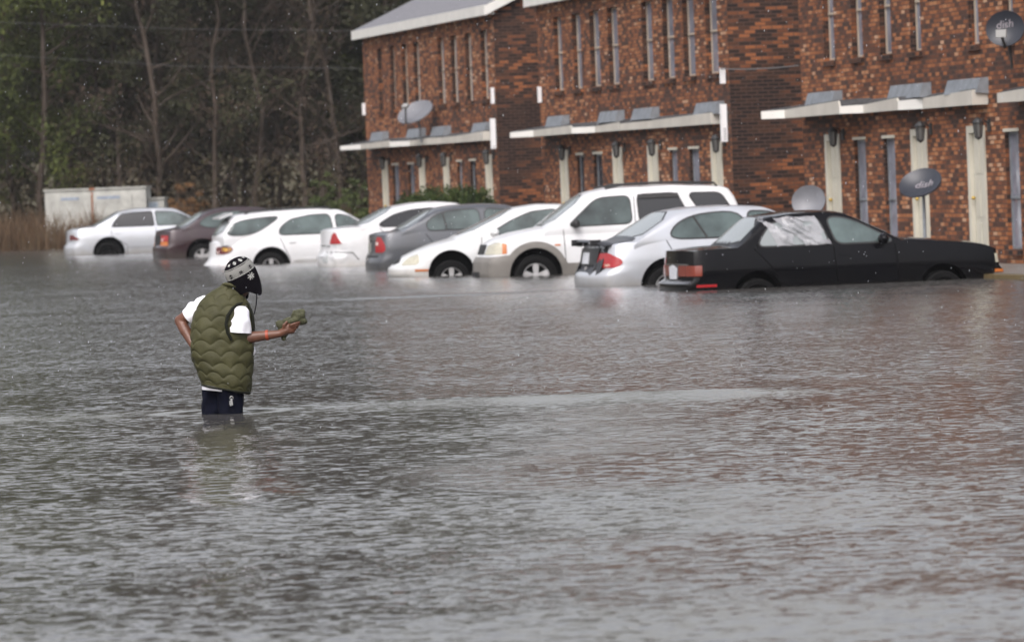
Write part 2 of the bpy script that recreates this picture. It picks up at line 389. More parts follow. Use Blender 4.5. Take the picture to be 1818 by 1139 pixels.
def building(name_label, pxc0, length, upper, lower, doors, hoods, canopies, hidden_ups=()):
    cor = corner_at(pxc0, 300)
    root = empty('brick_building', cor, -math.pi/2+ANG, name_label, 'building', 'two-storey brick apartment rows')
    T = lambda px, py=300, off=0: wt(px, py, cor, off)
    holes = []; wins = []; ds = []
    for a, b_ in upper:
        h = (T(a, 120), T(b_, 120), SILL, HEAD); holes.append(h); wins.append((h, True))
    for a, b_ in lower:
        h = (T(a), T(b_), .28, 1.98); holes.append(h); wins.append((h, False))
    for a, b_ in doors:
        h = (T(a), T(b_), FLOOR, 2.04); holes.append(h); ds.append(h)
    L, D = length, 8.0
    fw = wall_grid(L, -.6, EAVE+.1, holes)
    fw.add([(L, D, -.6), (0, D, -.6), (0, D, EAVE+.1), (L, D, EAVE+.1)], [(0, 1, 2, 3)])
    fw.build('wall', [M_brick, M_dark], root, fix=False)  # reveals of the openings take the darker brick, recess shade put into their colour
    tp = math.tan(R(25)); zr = EAVE+.1+D/2*tp
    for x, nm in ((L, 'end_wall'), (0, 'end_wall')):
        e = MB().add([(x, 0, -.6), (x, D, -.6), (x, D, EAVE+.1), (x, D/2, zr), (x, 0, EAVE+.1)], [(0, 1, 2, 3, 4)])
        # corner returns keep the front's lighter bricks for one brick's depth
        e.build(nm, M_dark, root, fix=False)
    # dark core behind the openings
    MB().box(.02, L-.02, .35, .40, -.5, EAVE).build('inner_wall', M_iron, root)
    # roof
    oh = .20; ze = EAVE+.17
    rf = MB()
    def slab(y0, z0, y1, z1, th=.06):
        rf.add([(-.18, y0, z0), (L+.18, y0, z0), (L+.18, y1, z1), (-.18, y1, z1), (-.18, y0, z0+th), (L+.18, y0, z0+th), (L+.18, y1, z1+th), (-.18, y1, z1+th)],
               [(0, 1, 2, 3), (4, 5, 6, 7), (0, 1, 5, 4), (2, 3, 7, 6), (0, 3, 7, 4), (1, 2, 6, 5)])
    slab(-oh, ze-.0, D/2, ze+(D/2+oh)*tp); slab(D+oh, ze, D/2, ze+(D/2+oh)*tp)
    roof = rf.build('roof', M_shingle, root)
    fb = MB(); fb.box(-.2, L+.2, -oh-.03, -oh, ze-.16, ze+.055); fb.box(-.2, L+.2, D+oh, D+oh+.03, ze-.16, ze+.055)
    for x in (-.2, L+.17):
        for s_ in (0, 1):
            y0 = -oh if s_ == 0 else D+oh
            fb.add([(x, y0, ze-.16), (x+.03, y0, ze-.16), (x+.03, D/2, ze-.13+(D/2+oh)*tp), (x, D/2, ze-.13+(D/2+oh)*tp),
                    (x, y0, ze+.045), (x+.03, y0, ze+.045), (x+.03, D/2, ze+.05+(D/2+oh)*tp), (x, D/2, ze+.05+(D/2+oh)*tp)],
                   [(0, 1, 2, 3), (4, 5, 6, 7), (0, 1, 5, 4), (2, 3, 7, 6), (0, 3, 7, 4), (1, 2, 6, 5)])
    fb.box(-.15, L+.15, -oh, 0, ze-.14, ze-.12); fb.box(-.15, L+.15, D, D+oh, ze-.14, ze-.12)
    fb.build('fascia', M_white, roof)
    # windows
    rnd = random.Random(int(pxc0))
    for (u0, u1, z0, z1), up in wins:
        y = .125 if up else .09
        light = up or rnd.random() < .6
        p = MB().box(u0+.02, u1-.02, y-.012, y+.02, z0+.02, z1-.02).build('window', M_pane if light else M_pane_dk, root)
        f = MB(); t = .035
        f.box(u0, u0+t, y-.03, y-.013, z0, z1); f.box(u1-t, u1, y-.03, y-.013, z0, z1)
        f.box(u0+t, u1-t, y-.03, y-.013, z1-t, z1); f.box(u0+t, u1-t, y-.03, y-.013, z0, z0+t)
        zm = (z0+z1)/2+(.02 if up else -.1); f.box(u0+t, u1-t, y-.045, y-.013, zm-.018, zm+.018)
        f.build('window_frame', M_brown if up else M_galv, p)
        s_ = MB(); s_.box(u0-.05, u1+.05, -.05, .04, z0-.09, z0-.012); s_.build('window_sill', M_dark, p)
        if not up: MB().box(u0-.03, u1+.03, -.02, .03, z1+.004, z1+.05).build('lintel', M_cream, p)
    for u0, u1, z0, z1 in ds:
        y = .05
        dd = MB(); dd.box(u0+.05, u1-.05, y, y+.04, z0, z1-.05)
        wd = (u1-u0-.1)
        for r0, r1 in ((.10, .30), (.34, .62), (.67, .93)):
            for c0, c1 in ((.12, .45), (.55, .88)):
                dd.box(u0+.05+wd*c0, u0+.05+wd*c1, y-.012, y-.001, z0+r0*(z1-z0), z0+r1*(z1-z0))
        d = dd.build('door', M_cream, root)
        f = MB(); f.box(u0-.06, u0+.045, -.02, y, z0, z1+.06); f.box(u1-.045, u1+.06, -.02, y, z0, z1+.06); f.box(u0+.045, u1-.045, -.02, y, z1-.045, z1+.06)
        f.build('door_frame', M_cream, d)
        MB().ellipsoid((u0+.13, y-.05, z0+.95), (.03, .035, .03), n=10, m=6).build('door_knob', M_brass, d, smooth=60)
        lantern(root, u1+.30, z1+.05)
    for a, b_ in hoods:
        u0, u1 = T(a, 175), T(b_, 175)
        h = MB(); h.prism([(0, 0), (.22, 0), (0, .22)], 0, 1)
        h = MB().add([(u0, -.20, 2.58), (u1, -.20, 2.58), (u1, -.13, 2.79), (u0, -.13, 2.79), (u0, 0, 2.56), (u1, 0, 2.56), (u1, 0, 2.80), (u0, 0, 2.80)],
                     [(0, 1, 2, 3), (3, 2, 6, 7), (0, 3, 7, 4), (1, 2, 6, 5), (0, 1, 5, 4), (4, 5, 6, 7)])
        h.build('metal_hood', M_galv, root)
    for pts in canopies:
        c = MB(); ff = MB(); V = []
        for px, off, hh in pts:
            V.append((T(px, 210, off), off, hh))
        zb = 2.40
        for (u0, o0, h0), (u1, o1, h1) in zip(V, V[1:]):
            zw0, zw1 = 2.62, 2.62
            c.add([(u0, -o0, zb+.01), (u0, -o0, zb+h0+.015), (u0, 0, max(zw0, zb+h0+.03)), (u0, 0, zb+.01), (u1, -o1, zb+.01), (u1, -o1, zb+h1+.015), (u1, 0, max(zw1, zb+h1+.03)), (u1, 0, zb+.01)],
                  [(0, 1, 2, 3), (4, 5, 6, 7), (0, 1, 5, 4), (1, 2, 6, 5), (2, 3, 7, 6), (3, 0, 4, 7)])
            t = .028; step = abs(o1-o0) > abs(u1-u0)*.12 and o1 < o0
            ff.add([(u0, -o0-t, zb), (u0, -o0-t, zb+h0), (u1, -o1-t, zb+h1), (u1, -o1-t, zb), (u0, -o0, zb), (u0, -o0, zb+h0), (u1, -o1, zb+h1), (u1, -o1, zb)],
                   [(0, 1, 2, 3), (4, 5, 6, 7), (1, 2, 6, 5), (0, 3, 7, 4), (0, 1, 5, 4), (2, 3, 7, 6)], 1 if step else 0)
        u, o_, h_ = V[-1]; ff.box(u, u+.03, -o_-.028, 0, zb, zb+h_)
        u, o_, h_ = V[0]; ff.box(u-.03, u, -o_-.028, 0, zb, zb+h_)
        cn = c.build('canopy', M_blackshingle, root); ff.build('canopy_fascia', [M_beige, M_white], cn)
    return root, cor, T

b1, c1, T1 = building('farthest two-storey brick building with grey shingle roof showing, beside the wood', 652, 15.2,
    [(671, 678), (693, 701), (714, 723), (735, 745), (778, 789), (801, 812), (827, 838), (855, 866)],
    [(697, 708), (725, 735), (812, 820), (835, 845)], [(680, 688), (746, 754), (789, 797), (864, 873)],
    [(667, 688), (732, 754), (776, 799), (849, 873)],
    [[(604, .75, .10), (640, .42, .12), (690, .52, .15), (692, .55, .12), (728, .25, .12), (760, .28, .15), (782, .2, .14), (812, .17, .15), (858, .22, .20)]])
b2, c2, T2 = building('middle brick apartment building between the two gaps, behind the white and tan SUV', 963, 15.3,
    [(985, 999), (1018, 1033), (1049, 1066), (1081, 1099), (1142, 1160), (1179, 1198), (1215, 1235), (1255, 1276)],
    [(1025, 1037), (1055, 1070), (1189, 1203), (1225, 1242)], [(997, 1008), (1091, 1105), (1153, 1168), (1266, 1282)],
    [(982, 1010), (1076, 1108), (1136, 1170), (1248, 1286)],
    [[(907, .72, .11), (948, .36, .13), (1014, .50, .16), (1016, .5, .12), (1058, .18, .12), (1100, .26, .16), (1101, .24, .13), (1160, .14, .15), (1264, .20, .20)]])
b3, c3, T3 = building('nearest brick apartment building at the right edge, behind the black sedan', 1428, 17.0,
    [(1464, 1483), (1514, 1533), (1564, 1584), (1618, 1637), (1722, 1740), (1784, 1802)],
    [(1518, 1538), (1570, 1590), (1786, 1810)], [(1469, 1491), (1622, 1646), (1722, 1749)],
    [(1448, 1496), (1596, 1654), (1698, 1756)],
    [[(1355, .72, .13), (1396, .36, .14), (1492, .50, .21), (1494, .50, .12), (1536, .14, .13), (1596, .30, .19), (1598, .30, .14), (1642, .10, .16), (1729, .22, .22)],
     [(1776, .30, .14), (1860, .3, .2)]])

# things fixed to the walls
def wall_sign(cor, u, z0, z1, wd, label, cat='sign', grp=None, marks=0, nm='wall_sign'):
    p = cor+E*u; r_ = empty(nm, (p.x, p.y, z0), -math.pi/2+ANG, label, cat, grp)
    h = z1-z0
    bd = MB(); bd.box(-.02, .02, -wd-.02, -.02, 0, h); bd.box(-.03, .03, -wd-.025, -wd-.02, -.004, h+.004); bd.build('panel', M_plastic_white, r_)
    bk = MB(); bk.box(-.01, .01, -.02, .0, h*.2, h*.24); bk.box(-.01, .01, -.02, .0, h*.76, h*.8); bk.build('bracket', M_galv, r_)
    for k in range(marks):
        MB().box(.0205, .023, -wd*.85-.0, -wd*.35, .03+k*.045, .055+k*.045).build('printed_mark', M_greyprint, r_)
    return r_
wall_sign(c1, 15.12, 3.18, 3.52, .07, 'small white panel on the corner above the far building canopy end')
wall_sign(c1, 15.12, 2.22, 2.86, .11, 'tall white panel at the near end of the farthest canopy', marks=1)
wall_sign(c1, .15, 3.23, 3.52, .07, 'small white panel at the wood-side corner of the farthest building')
wall_sign(c2, .25, 3.10, 3.42, .07, 'small white panel at the far corner of the middle building')
wall_sign(c2, 15.1, 3.10, 3.37, .09, 'small white panel with red marks above the tall one on the middle building')
wall_sign(c2, 15.1, 2.08, 2.74, .11, 'tall white panel with grey printing at the near end of the middle canopy', marks=5)

def dish(label, loc, r_, aim, dark, logo=False, pole=None, back=False, lnb=True, roll=0.):
    root = empty('satellite_dish', loc, 0, label, 'satellite dish')
    mt = mat('dish_dark', (.022, .025, .034), .4, var=.1) if dark else mat('dish_light', (.15, .155, .17), .45, var=.12, vscale=5)
    q = Vector(aim).normalized().to_track_quat('Z', 'Y').to_matrix() @ Matrix.Rotation(roll, 3, 'Z')
    c = Vector((0, 0, 0)); c = Vector(pole)+Vector((0, 0, 0)) if pole else c
    b = MB(); n = 40; prof = []
    for i in range(9): t = i/8; prof.append((max(.001, r_*t), .16*r_*t*t*2))
    for i in range(8, -1, -1): t = i/8; prof.append((max(.001, (r_+.004)*t), .16*r_*t*t*2-.02))
    b.lathe(prof, 'Z', n=n)
    b.v = [(v[0]*1.12, v[1], v[2]) for v in b.v]
    M = Matrix.Translation(c) @ q.to_4x4(); b.xf(M); b.build('reflector', mt, root, smooth=40)
    if lnb: a = MB(); a.tube([(0, -r_*.85, .16*r_*2*.72-.01), (0, -r_*1.05, r_*.35), (0, -r_*.42, r_*1.08)], .022, 8); a.xf(M); a.build('arm', M_iron, root)
    if lnb: l_ = MB(); l_.box(-.075, .075, -r_*.42-.05, -r_*.42+.06, r_*1.02, r_*1.16); l_.lathe([(.001, r_*.93), (.045, r_*.93), (.04, r_*1.03)], 'Z', (0, -r_*.36, 0), 12); l_.xf(M); l_.build('receiver', mat('receiver_grey', (.28, .28, .27), .5), root)
    bk = MB(); bk.box(-.07, .07, -.10, .06, -.09, -.02); bk.xf(M); bk.build('rear_bracket', M_galv, root)
    m = MB(); base = c+(q @ Vector((0, 0, -.06)))
    if pole: m.tube([base+Vector((0, 0, .04)), Vector((base.x, base.y, base.z-.15)), Vector((base.x, base.y, min(0, base.z-.2)))], .024, 10)
    else: m.tube([base, base+Vector((.02, .02, -.2)), base+Vector((.05, .05, -.55))], .02, 8)
    m.build('mast', M_galv if not dark or pole else M_iron, root)
    if logo:
        cu = bpy.data.curves.new('logo', 'FONT'); cu.body = 'dish'; cu.size = r_*.62; cu.align_x = 'CENTER'; cu.align_y = 'CENTER'; cu.extrude = .003; cu.shear = .2
        t = bpy.data.objects.new('tmp', cu); COL.objects.link(t); me = evald(t); bpy.data.objects.remove(t)
        up = q.inverted() @ Vector((0, 0, 1)); ang = math.atan2(up.y, up.x)-math.pi/2
        for v in me.vertices:
            p = Matrix.Rotation(ang+logo[2], 3, 'Z') @ v.co; p.x += logo[0]*r_; p.y += logo[1]*r_
            rr = (p.x/1.12)**2+p.y**2
            v.co = M @ Vector((p.x, p.y, .32*rr/r_+.006+p.z))
        me.materials.append(mat('logo_print', (.27, .25, .27), .5)); link('logo', me, root)
    return root
p = P(741, 206, T1 and 114.5); dish('pale grey satellite dish standing on the canopy of the farthest building', p, .40, (-.5, -.62, .95), False)
p = P(1438, 360, 79.); dish('pale grey satellite dish just showing behind the roof of the black sedan', (p.x, p.y, .02), .245, (-.35, -.9, .2), False, pole=(0, 0, p.z), lnb=False)
p = P(1637, 334, 73.5); dish('dark satellite dish with printed word on a pole in front of a cream door', (p.x, p.y, .02), .29, (-.35, -.62, .72), True, logo=(.1, .1, .1), pole=(0, 0, p.z), lnb=False)
p = P(1787, 52, 72.5); dish('dark satellite dish with printed word high on the wall at the right edge', p, .255, (-.35, -.9, .12), True, logo=(-.1, .25, .1))

# pavement with its kerb in front of the rows
def pavement():
    o = corner_at(652, 300)-E*4
    r_ = MB(); L_ = 62
    r_.box(0, L_, -1.9, 0, -.3, .07)
    r_.box(0, L_, -2.05, -1.9, -.4, .055, 1)
    ob = r_.build('pavement', [mat('wet_concrete', (.17, .16, .145), .35, var=.25, vscale=2, bump=.3), mat('yellow_kerb_paint', (.14, .105, .05), .5, var=.3, vscale=5)])
    ob.location = o; ob.rotation_euler = (0, 0, -math.pi/2+ANG); tag(ob, kind='structure')
pavement()

# cables
def cable(pts, r_, label, nm='overhead_cable', sag=.0):
    q = []
    for a, b_ in zip(pts, pts[1:]):
        for k in range(16):
            t = k/16; p = Vector(a).lerp(Vector(b_), t); p.z -= sag*4*t*(1-t); q.append(p)
    q.append(Vector(pts[-1]))
    o = MB().tube(q, r_, 6).build(nm, mat('cable_grey', (.10, .10, .10), .5)); tag(o, label, 'cable')
cable([P(-250, 30, 140), P(330, 52, 135), P(900, 57, 133)], .004, 'upper overhead cable crossing the wood high above the parked cars')
cable([P(-250, 82, 142), P(330, 118, 137), P(900, 125, 135)], .0038, 'lower overhead cable crossing the wood above the parked cars')
cable([c2+E*15.1+Vector((-.1, 0, 3.36)), c3+E*.05+Vector((-.05, -.02, 3.27))], .011, 'thin pale cable spanning the gap between middle and nearest building', sag=.03)
# ------------------------------------------------------------------ cars
def paint(name, col, metal=0., rough=.32, spec=.5, coat=.6):
    """wet car paint with a muddy tide mark just above the flood"""
    m = mat('paint_'+name, col, rough, metal=metal, spec=spec, coat=coat, bump=.008, bscale=120)
    n = m.node_tree.nodes; l = m.node_tree.links; bs = n['Principled BSDF']; tc = n.new('ShaderNodeTexCoord'); sp = n.new('ShaderNodeSeparateXYZ'); l.new(tc.outputs['Object'], sp.inputs[0])
    t = n.new('ShaderNodeTexNoise'); t.inputs['Scale'].default_value = 5; t.inputs['Detail'].default_value = 8; l.new(tc.outputs['Object'], t.inputs['Vector'])
    ad = n.new('ShaderNodeMath'); ad.operation = 'MULTIPLY_ADD'; ad.inputs[1].default_value = .22; l.new(t.outputs[0], ad.inputs[0]); l.new(sp.outputs[2], ad.inputs[2])
    mr = n.new('ShaderNodeMapRange'); mr.inputs[1].default_value = .46; mr.inputs[2].default_value = .62; mr.inputs[3].default_value = .5; mr.inputs[4].default_value = .0; l.new(ad.outputs[0], mr.inputs[0])
    t2 = n.new('ShaderNodeTexNoise'); t2.inputs['Scale'].default_value = 2.2; t2.inputs['Detail'].default_value = 7; l.new(tc.outputs['Object'], t2.inputs['Vector'])
    m2 = n.new('ShaderNodeMapRange'); m2.inputs[1].default_value = .45; m2.inputs[2].default_value = .75; m2.inputs[3].default_value = 0; m2.inputs[4].default_value = .22; l.new(t2.outputs[0], m2.inputs[0])
    mx = n.new('ShaderNodeMath'); mx.operation = 'MAXIMUM'; l.new(mr.outputs[0], mx.inputs[0]); l.new(m2.outputs[0], mx.inputs[1])
    k = 1. if max(col) > .2 else (.25 if max(col) > .02 else .03)
    mi = n.new('ShaderNodeMix'); mi.data_type = 'RGBA'; l.new(mx.outputs[0], mi.inputs[0]); mi.inputs[6].default_value = (*col, 1); mi.inputs[7].default_value = (.30*k, .27*k, .22*k, 1); l.new(mi.outputs[2], bs.inputs['Base Color'])
    return m
P_white = paint('white', (.64, .65, .66)); P_white2 = paint('soft_white', (.60, .61, .61)); P_silver = paint('silver', (.48, .50, .53), .35, .3)
P_black = paint('black', (.003, .003, .004), 0, .09, .16, 0); P_grey = paint('dark_grey', (.075, .08, .09), .3, .3); P_maroon = paint('maroon', (.026, .009, .013), .1, .3)
P_tan = mat('grey_cladding', (.17, .16, .145), .5, var=.12, vscale=4)
M_glass = mat('car_glass', (.060, .082, .080), .05, var=.75, vscale=1.7, spec=.55, coat=0)
M_glass_lt = mat('screen_glass', (.22, .245, .245), .12, spec=.8)
M_glass_dk = mat('tinted_glass', (.012, .013, .014), .08, spec=.6)
M_rub = mat('black_rubber', (.014, .014, .014), .6); M_well = mat('wheel_well', (.003, .003, .003), .95, spec=.05)
M_tyre = mat('tyre_rubber', (.006, .006, .006), .8, spec=.1, var=.3, vscale=20)
M_alloy = mat('alloy', (.5, .5, .5), .35, metal=.5, var=.15, vscale=10)
M_red = mat('red_lens', (.32, .010, .013), .12, coat=.6); M_amber = mat('amber_lens', (.45, .13, .02), .15, coat=.6)
M_clear = mat('headlamp_lens', (.44, .42, .33), .15, coat=.6, var=.1, vscale=20)
M_dull = mat('dark_lens', (.10, .012, .012), .15, coat=.6); M_whitelens = mat('white_lens', (.8, .7, .65), .15, coat=.5)
M_plate = mat('number_plate', (.55, .57, .6), .4, var=.15, vscale=30)
M_chrome = mat('chrome_trim', (.4, .4, .4), .2, metal=.9)

def boxgrid(F, nx, ny, nz, xu=None):
    us = xu if xu is not None else [i/nx for i in range(nx+1)]
    nx = len(us)-1; idx = {}; vs = []; fs = []
    def g(i, j, k):
        key = (i, j, k)
        if key not in idx:
            idx[key] = len(vs); vs.append(F(us[i], 2*j/ny-1, k/nz))
        return idx[key]
    for i in range(nx):
        for j in range(ny):
            fs.append((g(i, j, nz), g(i+1, j, nz), g(i+1, j+1, nz), g(i, j+1, nz)))
            fs.append((g(i, j, 0), g(i, j+1, 0), g(i+1, j+1, 0), g(i+1, j, 0)))
        for k in range(nz):
            fs.append((g(i, 0, k), g(i+1, 0, k), g(i+1, 0, k+1), g(i, 0, k+1)))
            fs.append((g(i, ny, k), g(i, ny, k+1), g(i+1, ny, k+1), g(i+1, ny, k)))
    for j in range(ny):
        for k in range(nz):
            fs.append((g(0, j, k), g(0, j, k+1), g(0, j+1, k+1), g(0, j+1, k)))
            fs.append((g(nx, j, k), g(nx, j+1, k), g(nx, j+1, k+1), g(nx, j, k+1)))
    return vs, fs

def patch(sp, pts, ax, eps=.006, depth=.02, res=.07, wob=0.):
    """an outline laid onto the body surface; ax: R L sides, B rear, F front, T from above"""
    bm = bmesh.new(); vs = [bm.verts.new((a, b, 0)) for a, b in pts]; 
    for t in tessellate_polygon([[Vector((a, b, 0)) for a, b in pts]]):
        try: bm.faces.new([vs[i] for i in t])
        except ValueError: pass
    for _ in range(6):
        es = [e for e in bm.edges if e.calc_length() > res]
        if not es: break
        bmesh.ops.subdivide_edges(bm, edges=es, cuts=1); bmesh.ops.triangulate(bm, faces=bm.faces)
    L = sp['L']; bvh = sp['bvh']
    bnd = [e for e in bm.edges if len(e.link_faces) == 1]
    vv = []; inn = []
    bm.verts.index_update()
    for v in bm.verts:
        a, b = v.co.x, v.co.y
        if ax == 'R': o, d = Vector((a, -3, b)), Vector((0, 1, 0))
        elif ax == 'L': o, d = Vector((a, 3, b)), Vector((0, -1, 0))
        elif ax[0] == 'W' and len(ax) == 3:      # wraps round a corner: W, side R/L, end B/F
            hw = sp['W']/2; ph = R(45)+(a-.06)/.6; sy = -1 if ax[1] == 'R' else 1
            if ph < R(90):
                cx_, cy_ = .6, sy*(hw-.6); dx, dy = -math.cos(ph), sy*math.sin(ph)
                if ph < 0: dx, dy = -1, 0; cy_ = sy*(hw-.6+.6*ph)
            else: cx_, cy_ = .6+(ph-R(90))*.6, sy*(hw-.6); dx, dy = 0, sy
            if ax[2] == 'F': cx_ = L-cx_; dx = -dx
            o = Vector((cx_+dx*2, cy_+dy*2, b)); d = Vector((-dx, -dy, 0))
        elif ax == 'B': o, d = Vector((-3, a, b)), Vector((1, 0, 0))
        elif ax == 'F': o, d = Vector((L+3, a, b)), Vector((-1, 0, 0))
        else: o, d = Vector((a, b, 4)), Vector((0, 0, -1))
        h = bvh.ray_cast(o, d)
        if h[0] is None: h = bvh.find_nearest(o+d*2.2)
        w_ = wob*noise.noise((a*9, b*9, 3.3)) if wob else 0
        vv.append(h[0]-d*(eps+w_)); inn.append(h[0]+d*depth)
    n = len(vv); fs = [tuple(v.index for v in f.verts) for f in bm.faces]
    for e in bnd:
        a, b = e.verts[0].index, e.verts[1].index; fs.append((a, b, b+n, a+n))
    bm.free()
    return MB().add(vv+inn, fs)
def strip(line, wd):
    out = []; n = len(line)
    for s_ in (1, -1):
        q = []
        for i, p in enumerate(line):
            a = line[max(i-1, 0)]; b = line[min(i+1, n-1)]; t = Vector((b[0]-a[0], b[1]-a[1])).normalized()
            q.append((p[0]-t.y*wd/2*s_, p[1]+t.x*wd/2*s_))
        out += q if s_ == 1 else q[::-1]
    return out
def seams(sp, lines, ax, wd=.012):
    b = MB()
    for ln in lines:
        fine = []
        for p, q in zip(ln, ln[1:]):
            k = max(2, int(math.dist(p, q)/.06))
            fine += [(lerp(p[0], q[0], i/k), lerp(p[1], q[1], i/k)) for i in range(k)]
        fine.append(ln[-1])
        for p, q in zip(fine, fine[1:]):
            s_ = strip([p, q], wd); m = patch(sp, s_, ax, .0015, .004, 1); b.add(m.v, m.f)
    return b
def grow(pts, d):
    n = len(pts); ar = sum(pts[i][0]*pts[(i+1) % n][1]-pts[(i+1) % n][0]*pts[i][1] for i in range(n)); sg = 1 if ar > 0 else -1
    out = []
    for i in range(n):
        a, b, c = pts[i-1], pts[i], pts[(i+1) % n]
        t = Vector((c[0]-a[0], c[1]-a[1])); t = t.normalized() if t.length > 1e-6 else Vector((1, 0))
        out.append((b[0]+t.y*d*sg, b[1]-t.x*d*sg))
    return out

def make_car(sp):
    L, W = sp['L'], sp['W']/2; deck = soft(sp['deck'], .07); roof = soft(sp['roof'], .10)
    z0 = .17; bt = sp['belt']
    rear = soft(sp.get('rear', [(0, .10), (.3, .03), (.36, 0), (.56, 0), (.60, .06), (bt, .09)]), .02)
    front = soft(sp.get('front', [(0, .12), (.3, .02), (.4, 0), (.52, 0), (.58, .04), (.8, .16)]), .02)
    S_ = soft([(z0, .90), (.3, .955), (.48, .985), (.60, 1.0), (bt-.22, .992), (bt-.06, .955), (bt+.02, .925), (bt+.2, .91)], .03)
    bow = sp.get('bow', .16); tf = sp.get('tf', .11); tr = sp.get('tr', .07)
    def F(u, v, q):
        xx = u*L; e = abs(2*u-1)
        zt = deck(xx)+.035*(1-abs(v)**2.2)*min(1, 8*min(u, 1-u)+.2)
        z = z0+q*(zt-z0)
        wx = 1-(tf if u > .5 else tr)*e**5-.05*e**24
        y = v*W*S_(min(z, bt+.1) if q < 1 else min(deck(xx), bt+.1))*wx
        x = rear(z)+u*(L-front(z)-rear(z))
        b = bow*(abs(v)**2.3)*e**6
        x += b if u < .5 else -b
        return (x, y, z)
    us = sorted(set([0, .004, .012, .025, .045]+[i/56 for i in range(3, 54)]+[1-.045, 1-.025, 1-.012, 1-.004, 1]))
    vs, fs = boxgrid(F, 0, 16, 14, us)
    bvb = MB().add(vs, fs)
    x0, x1 = sp['cab']; wb, wr = sp.get('wb', W*.925), sp.get('wr', W*.74)
    rc = sp.get('rbow', .10)
    def G(u, v, q):
        xx = x0+u*(x1-x0); zr = roof(xx); zb = bt-.16
        zz = zb+q*(zr-zb)
        zt = zr+.028*(1-abs(v)**3)
        z = zb+q*(zt-zb)
        f = max(0, min(1, (zz-bt)/(sp['H']-bt))); y = v*lerp(wb, wr, f**1.15)*(1-.055*max(0, (q-.8)/.2)**2*f)
        xm = (x0+x1)/2; k = (xx-xm)/((x1-x0)/2)
        x = xx-rc*abs(v)**2.2*k*abs(k)*(.6+.4*f)
        return (x, y, z)
    vs2, fs2 = boxgrid(G, 46, 14, 14)
    cabm = MB().add(vs2, fs2)
    allv = [Vector(v) for v in bvb.v+cabm.v]; o = len(bvb.v)
    sp['bvh'] = BVHTree.FromPolygons(allv, bvb.f+[tuple(i+o for i in f) for f in cabm.f])
    root = empty('parked_car', (0, 0, 0), 0, sp['label'], sp.get('cat', 'car'), 'cars stranded in the flooded lot')
    pm = sp['paint']
    # body with arches cut out
    body = bvb.build('body', [pm, M_well], root)
    R_ = sp['R']; ra = sp.get('ra', R_+.055)+.03
    for k, wx in enumerate(sp['wheels']):
        for sd in (-1, 1):
            c = MB(); c.lathe([(.0005, 0), (ra, 0), (ra, .27), (.0005, .27)], 'Y', (wx, 0, 0), 36, 1)
            c.v = [(v[0], (v[1]-.26+.3 if sd == 1 else -v[1]+.26-.3)+sd*(W-.26), v[2]+R_+.04) for v in c.v]
            cu = c.build('cutter', [M_well, M_well]); md = body.modifiers.new('cut', 'BOOLEAN'); md.operation = 'DIFFERENCE'; md.solver = 'EXACT'; md.object = cu
            sp.setdefault('_cut', []).append(cu)
    bpy.context.view_layer.update()
    me = evald(body); body.modifiers.clear(); body.data = me
    for c in sp.pop('_cut'): bpy.data.objects.remove(c)
    me.shade_smooth(); me.set_sharp_from_angle(angle=R(38))
    cabm.build('cabin', [pm], root, smooth=42)
    def part(name, mb, m, parent=root, sm=40): return mb.build(name, m, parent, smooth=sm)
    sides = ('R', 'L')
    for ax in sides:
        for w_ in sp['win']:
            pts, gm = w_[0], (w_[1] if len(w_) > 1 else M_glass)
            p = rnd_c(pts, {0: .05, 1: .10, 2: .30}[w_[2]])
            if ax == 'R' and sp.get('plastic') == sp['win'].index(w_): gm = M_glass_lt
            t = part('side_window', patch(sp, p, ax, .006), gm)
            part('window_seal', patch(sp, grow(p, .022), ax, .003), sp.get('seal', M_rub), t)
        for ln in sp.get('posts', []):
            part('window_post', patch(sp, strip(ln, .03), ax, .009), M_rub)
        for ln in sp['seams']: part('door_seam', seams(sp, [ln], ax), M_well)
        hb = MB()
        for hx, hz in sp['handles']:
            m = patch(sp, [(hx, hz), (hx+.15, hz), (hx+.15, hz+.035), (hx, hz+.035)], ax, .022, .01, .05); hb.add(m.v, m.f)
            part('door_handle', m, sp.get('hmat', pm))
        if sp.get('mould'):
            z = sp['mould']; part('side_moulding', patch(sp, [(sp['wheels'][0]+ra+.05, z), (sp['wheels'][1]-ra-.05, z), (sp['wheels'][1]-ra-.05, z+.05), (sp['wheels'][0]+ra+.05, z+.05)], ax, .012, .01, .15), sp.get('mmat', pm))
        mx, mz = sp['mirror']; sy = -1 if ax == 'R' else 1; h = sp['bvh'].ray_cast(Vector((mx, 3*sy, mz)), Vector((0, -sy, 0)))[0]
        mb = MB(); mb.ellipsoid((mx, h.y+sy*.12, mz+.02), (.07, .11, .072), n=14, m=8); mb.box(mx-.03, mx+.03, min(h.y-.02*sy, h.y+sy*.06), max(h.y-.02*sy, h.y+sy*.06), mz-.03, mz)
        part('door_mirror', mb, sp.get('mirmat', pm), sm=60)
    for ax, k in (('rear', 0), ('front', 1)):
        p = sp[ax+'glass']
        t = part('rear_window' if k == 0 else 'windscreen', patch(sp, chaikin(p, 1), sp.get('gax', 'T') if k == 0 else 'T', .006, .02, .12), sp.get('glm', M_glass_lt))
        part('window_seal', patch(sp, grow(chaikin(p, 1), .03), sp.get('gax', 'T') if k == 0 else 'T', .003, .02, .12), M_rub, t)
    # lamps: name, material, list of (axis, outline) pieces; side pieces are mirrored
    for nm, m, pieces in sp['lamps']:
        for ax, pts in pieces:
            for sd in ('R', 'L'):
                if ax in 'rf': mm = patch(sp, pts, 'W'+sd+('B' if ax == 'r' else 'F'), .010, .02, .05)
                elif ax == 'S': mm = patch(sp, pts, sd, .010, .02, .05)
                else: mm = patch(sp, [(-a*(1 if sd == 'R' else -1), z) for a, z in pts], ax, .010, .02, .05)
                part(nm, mm, m)
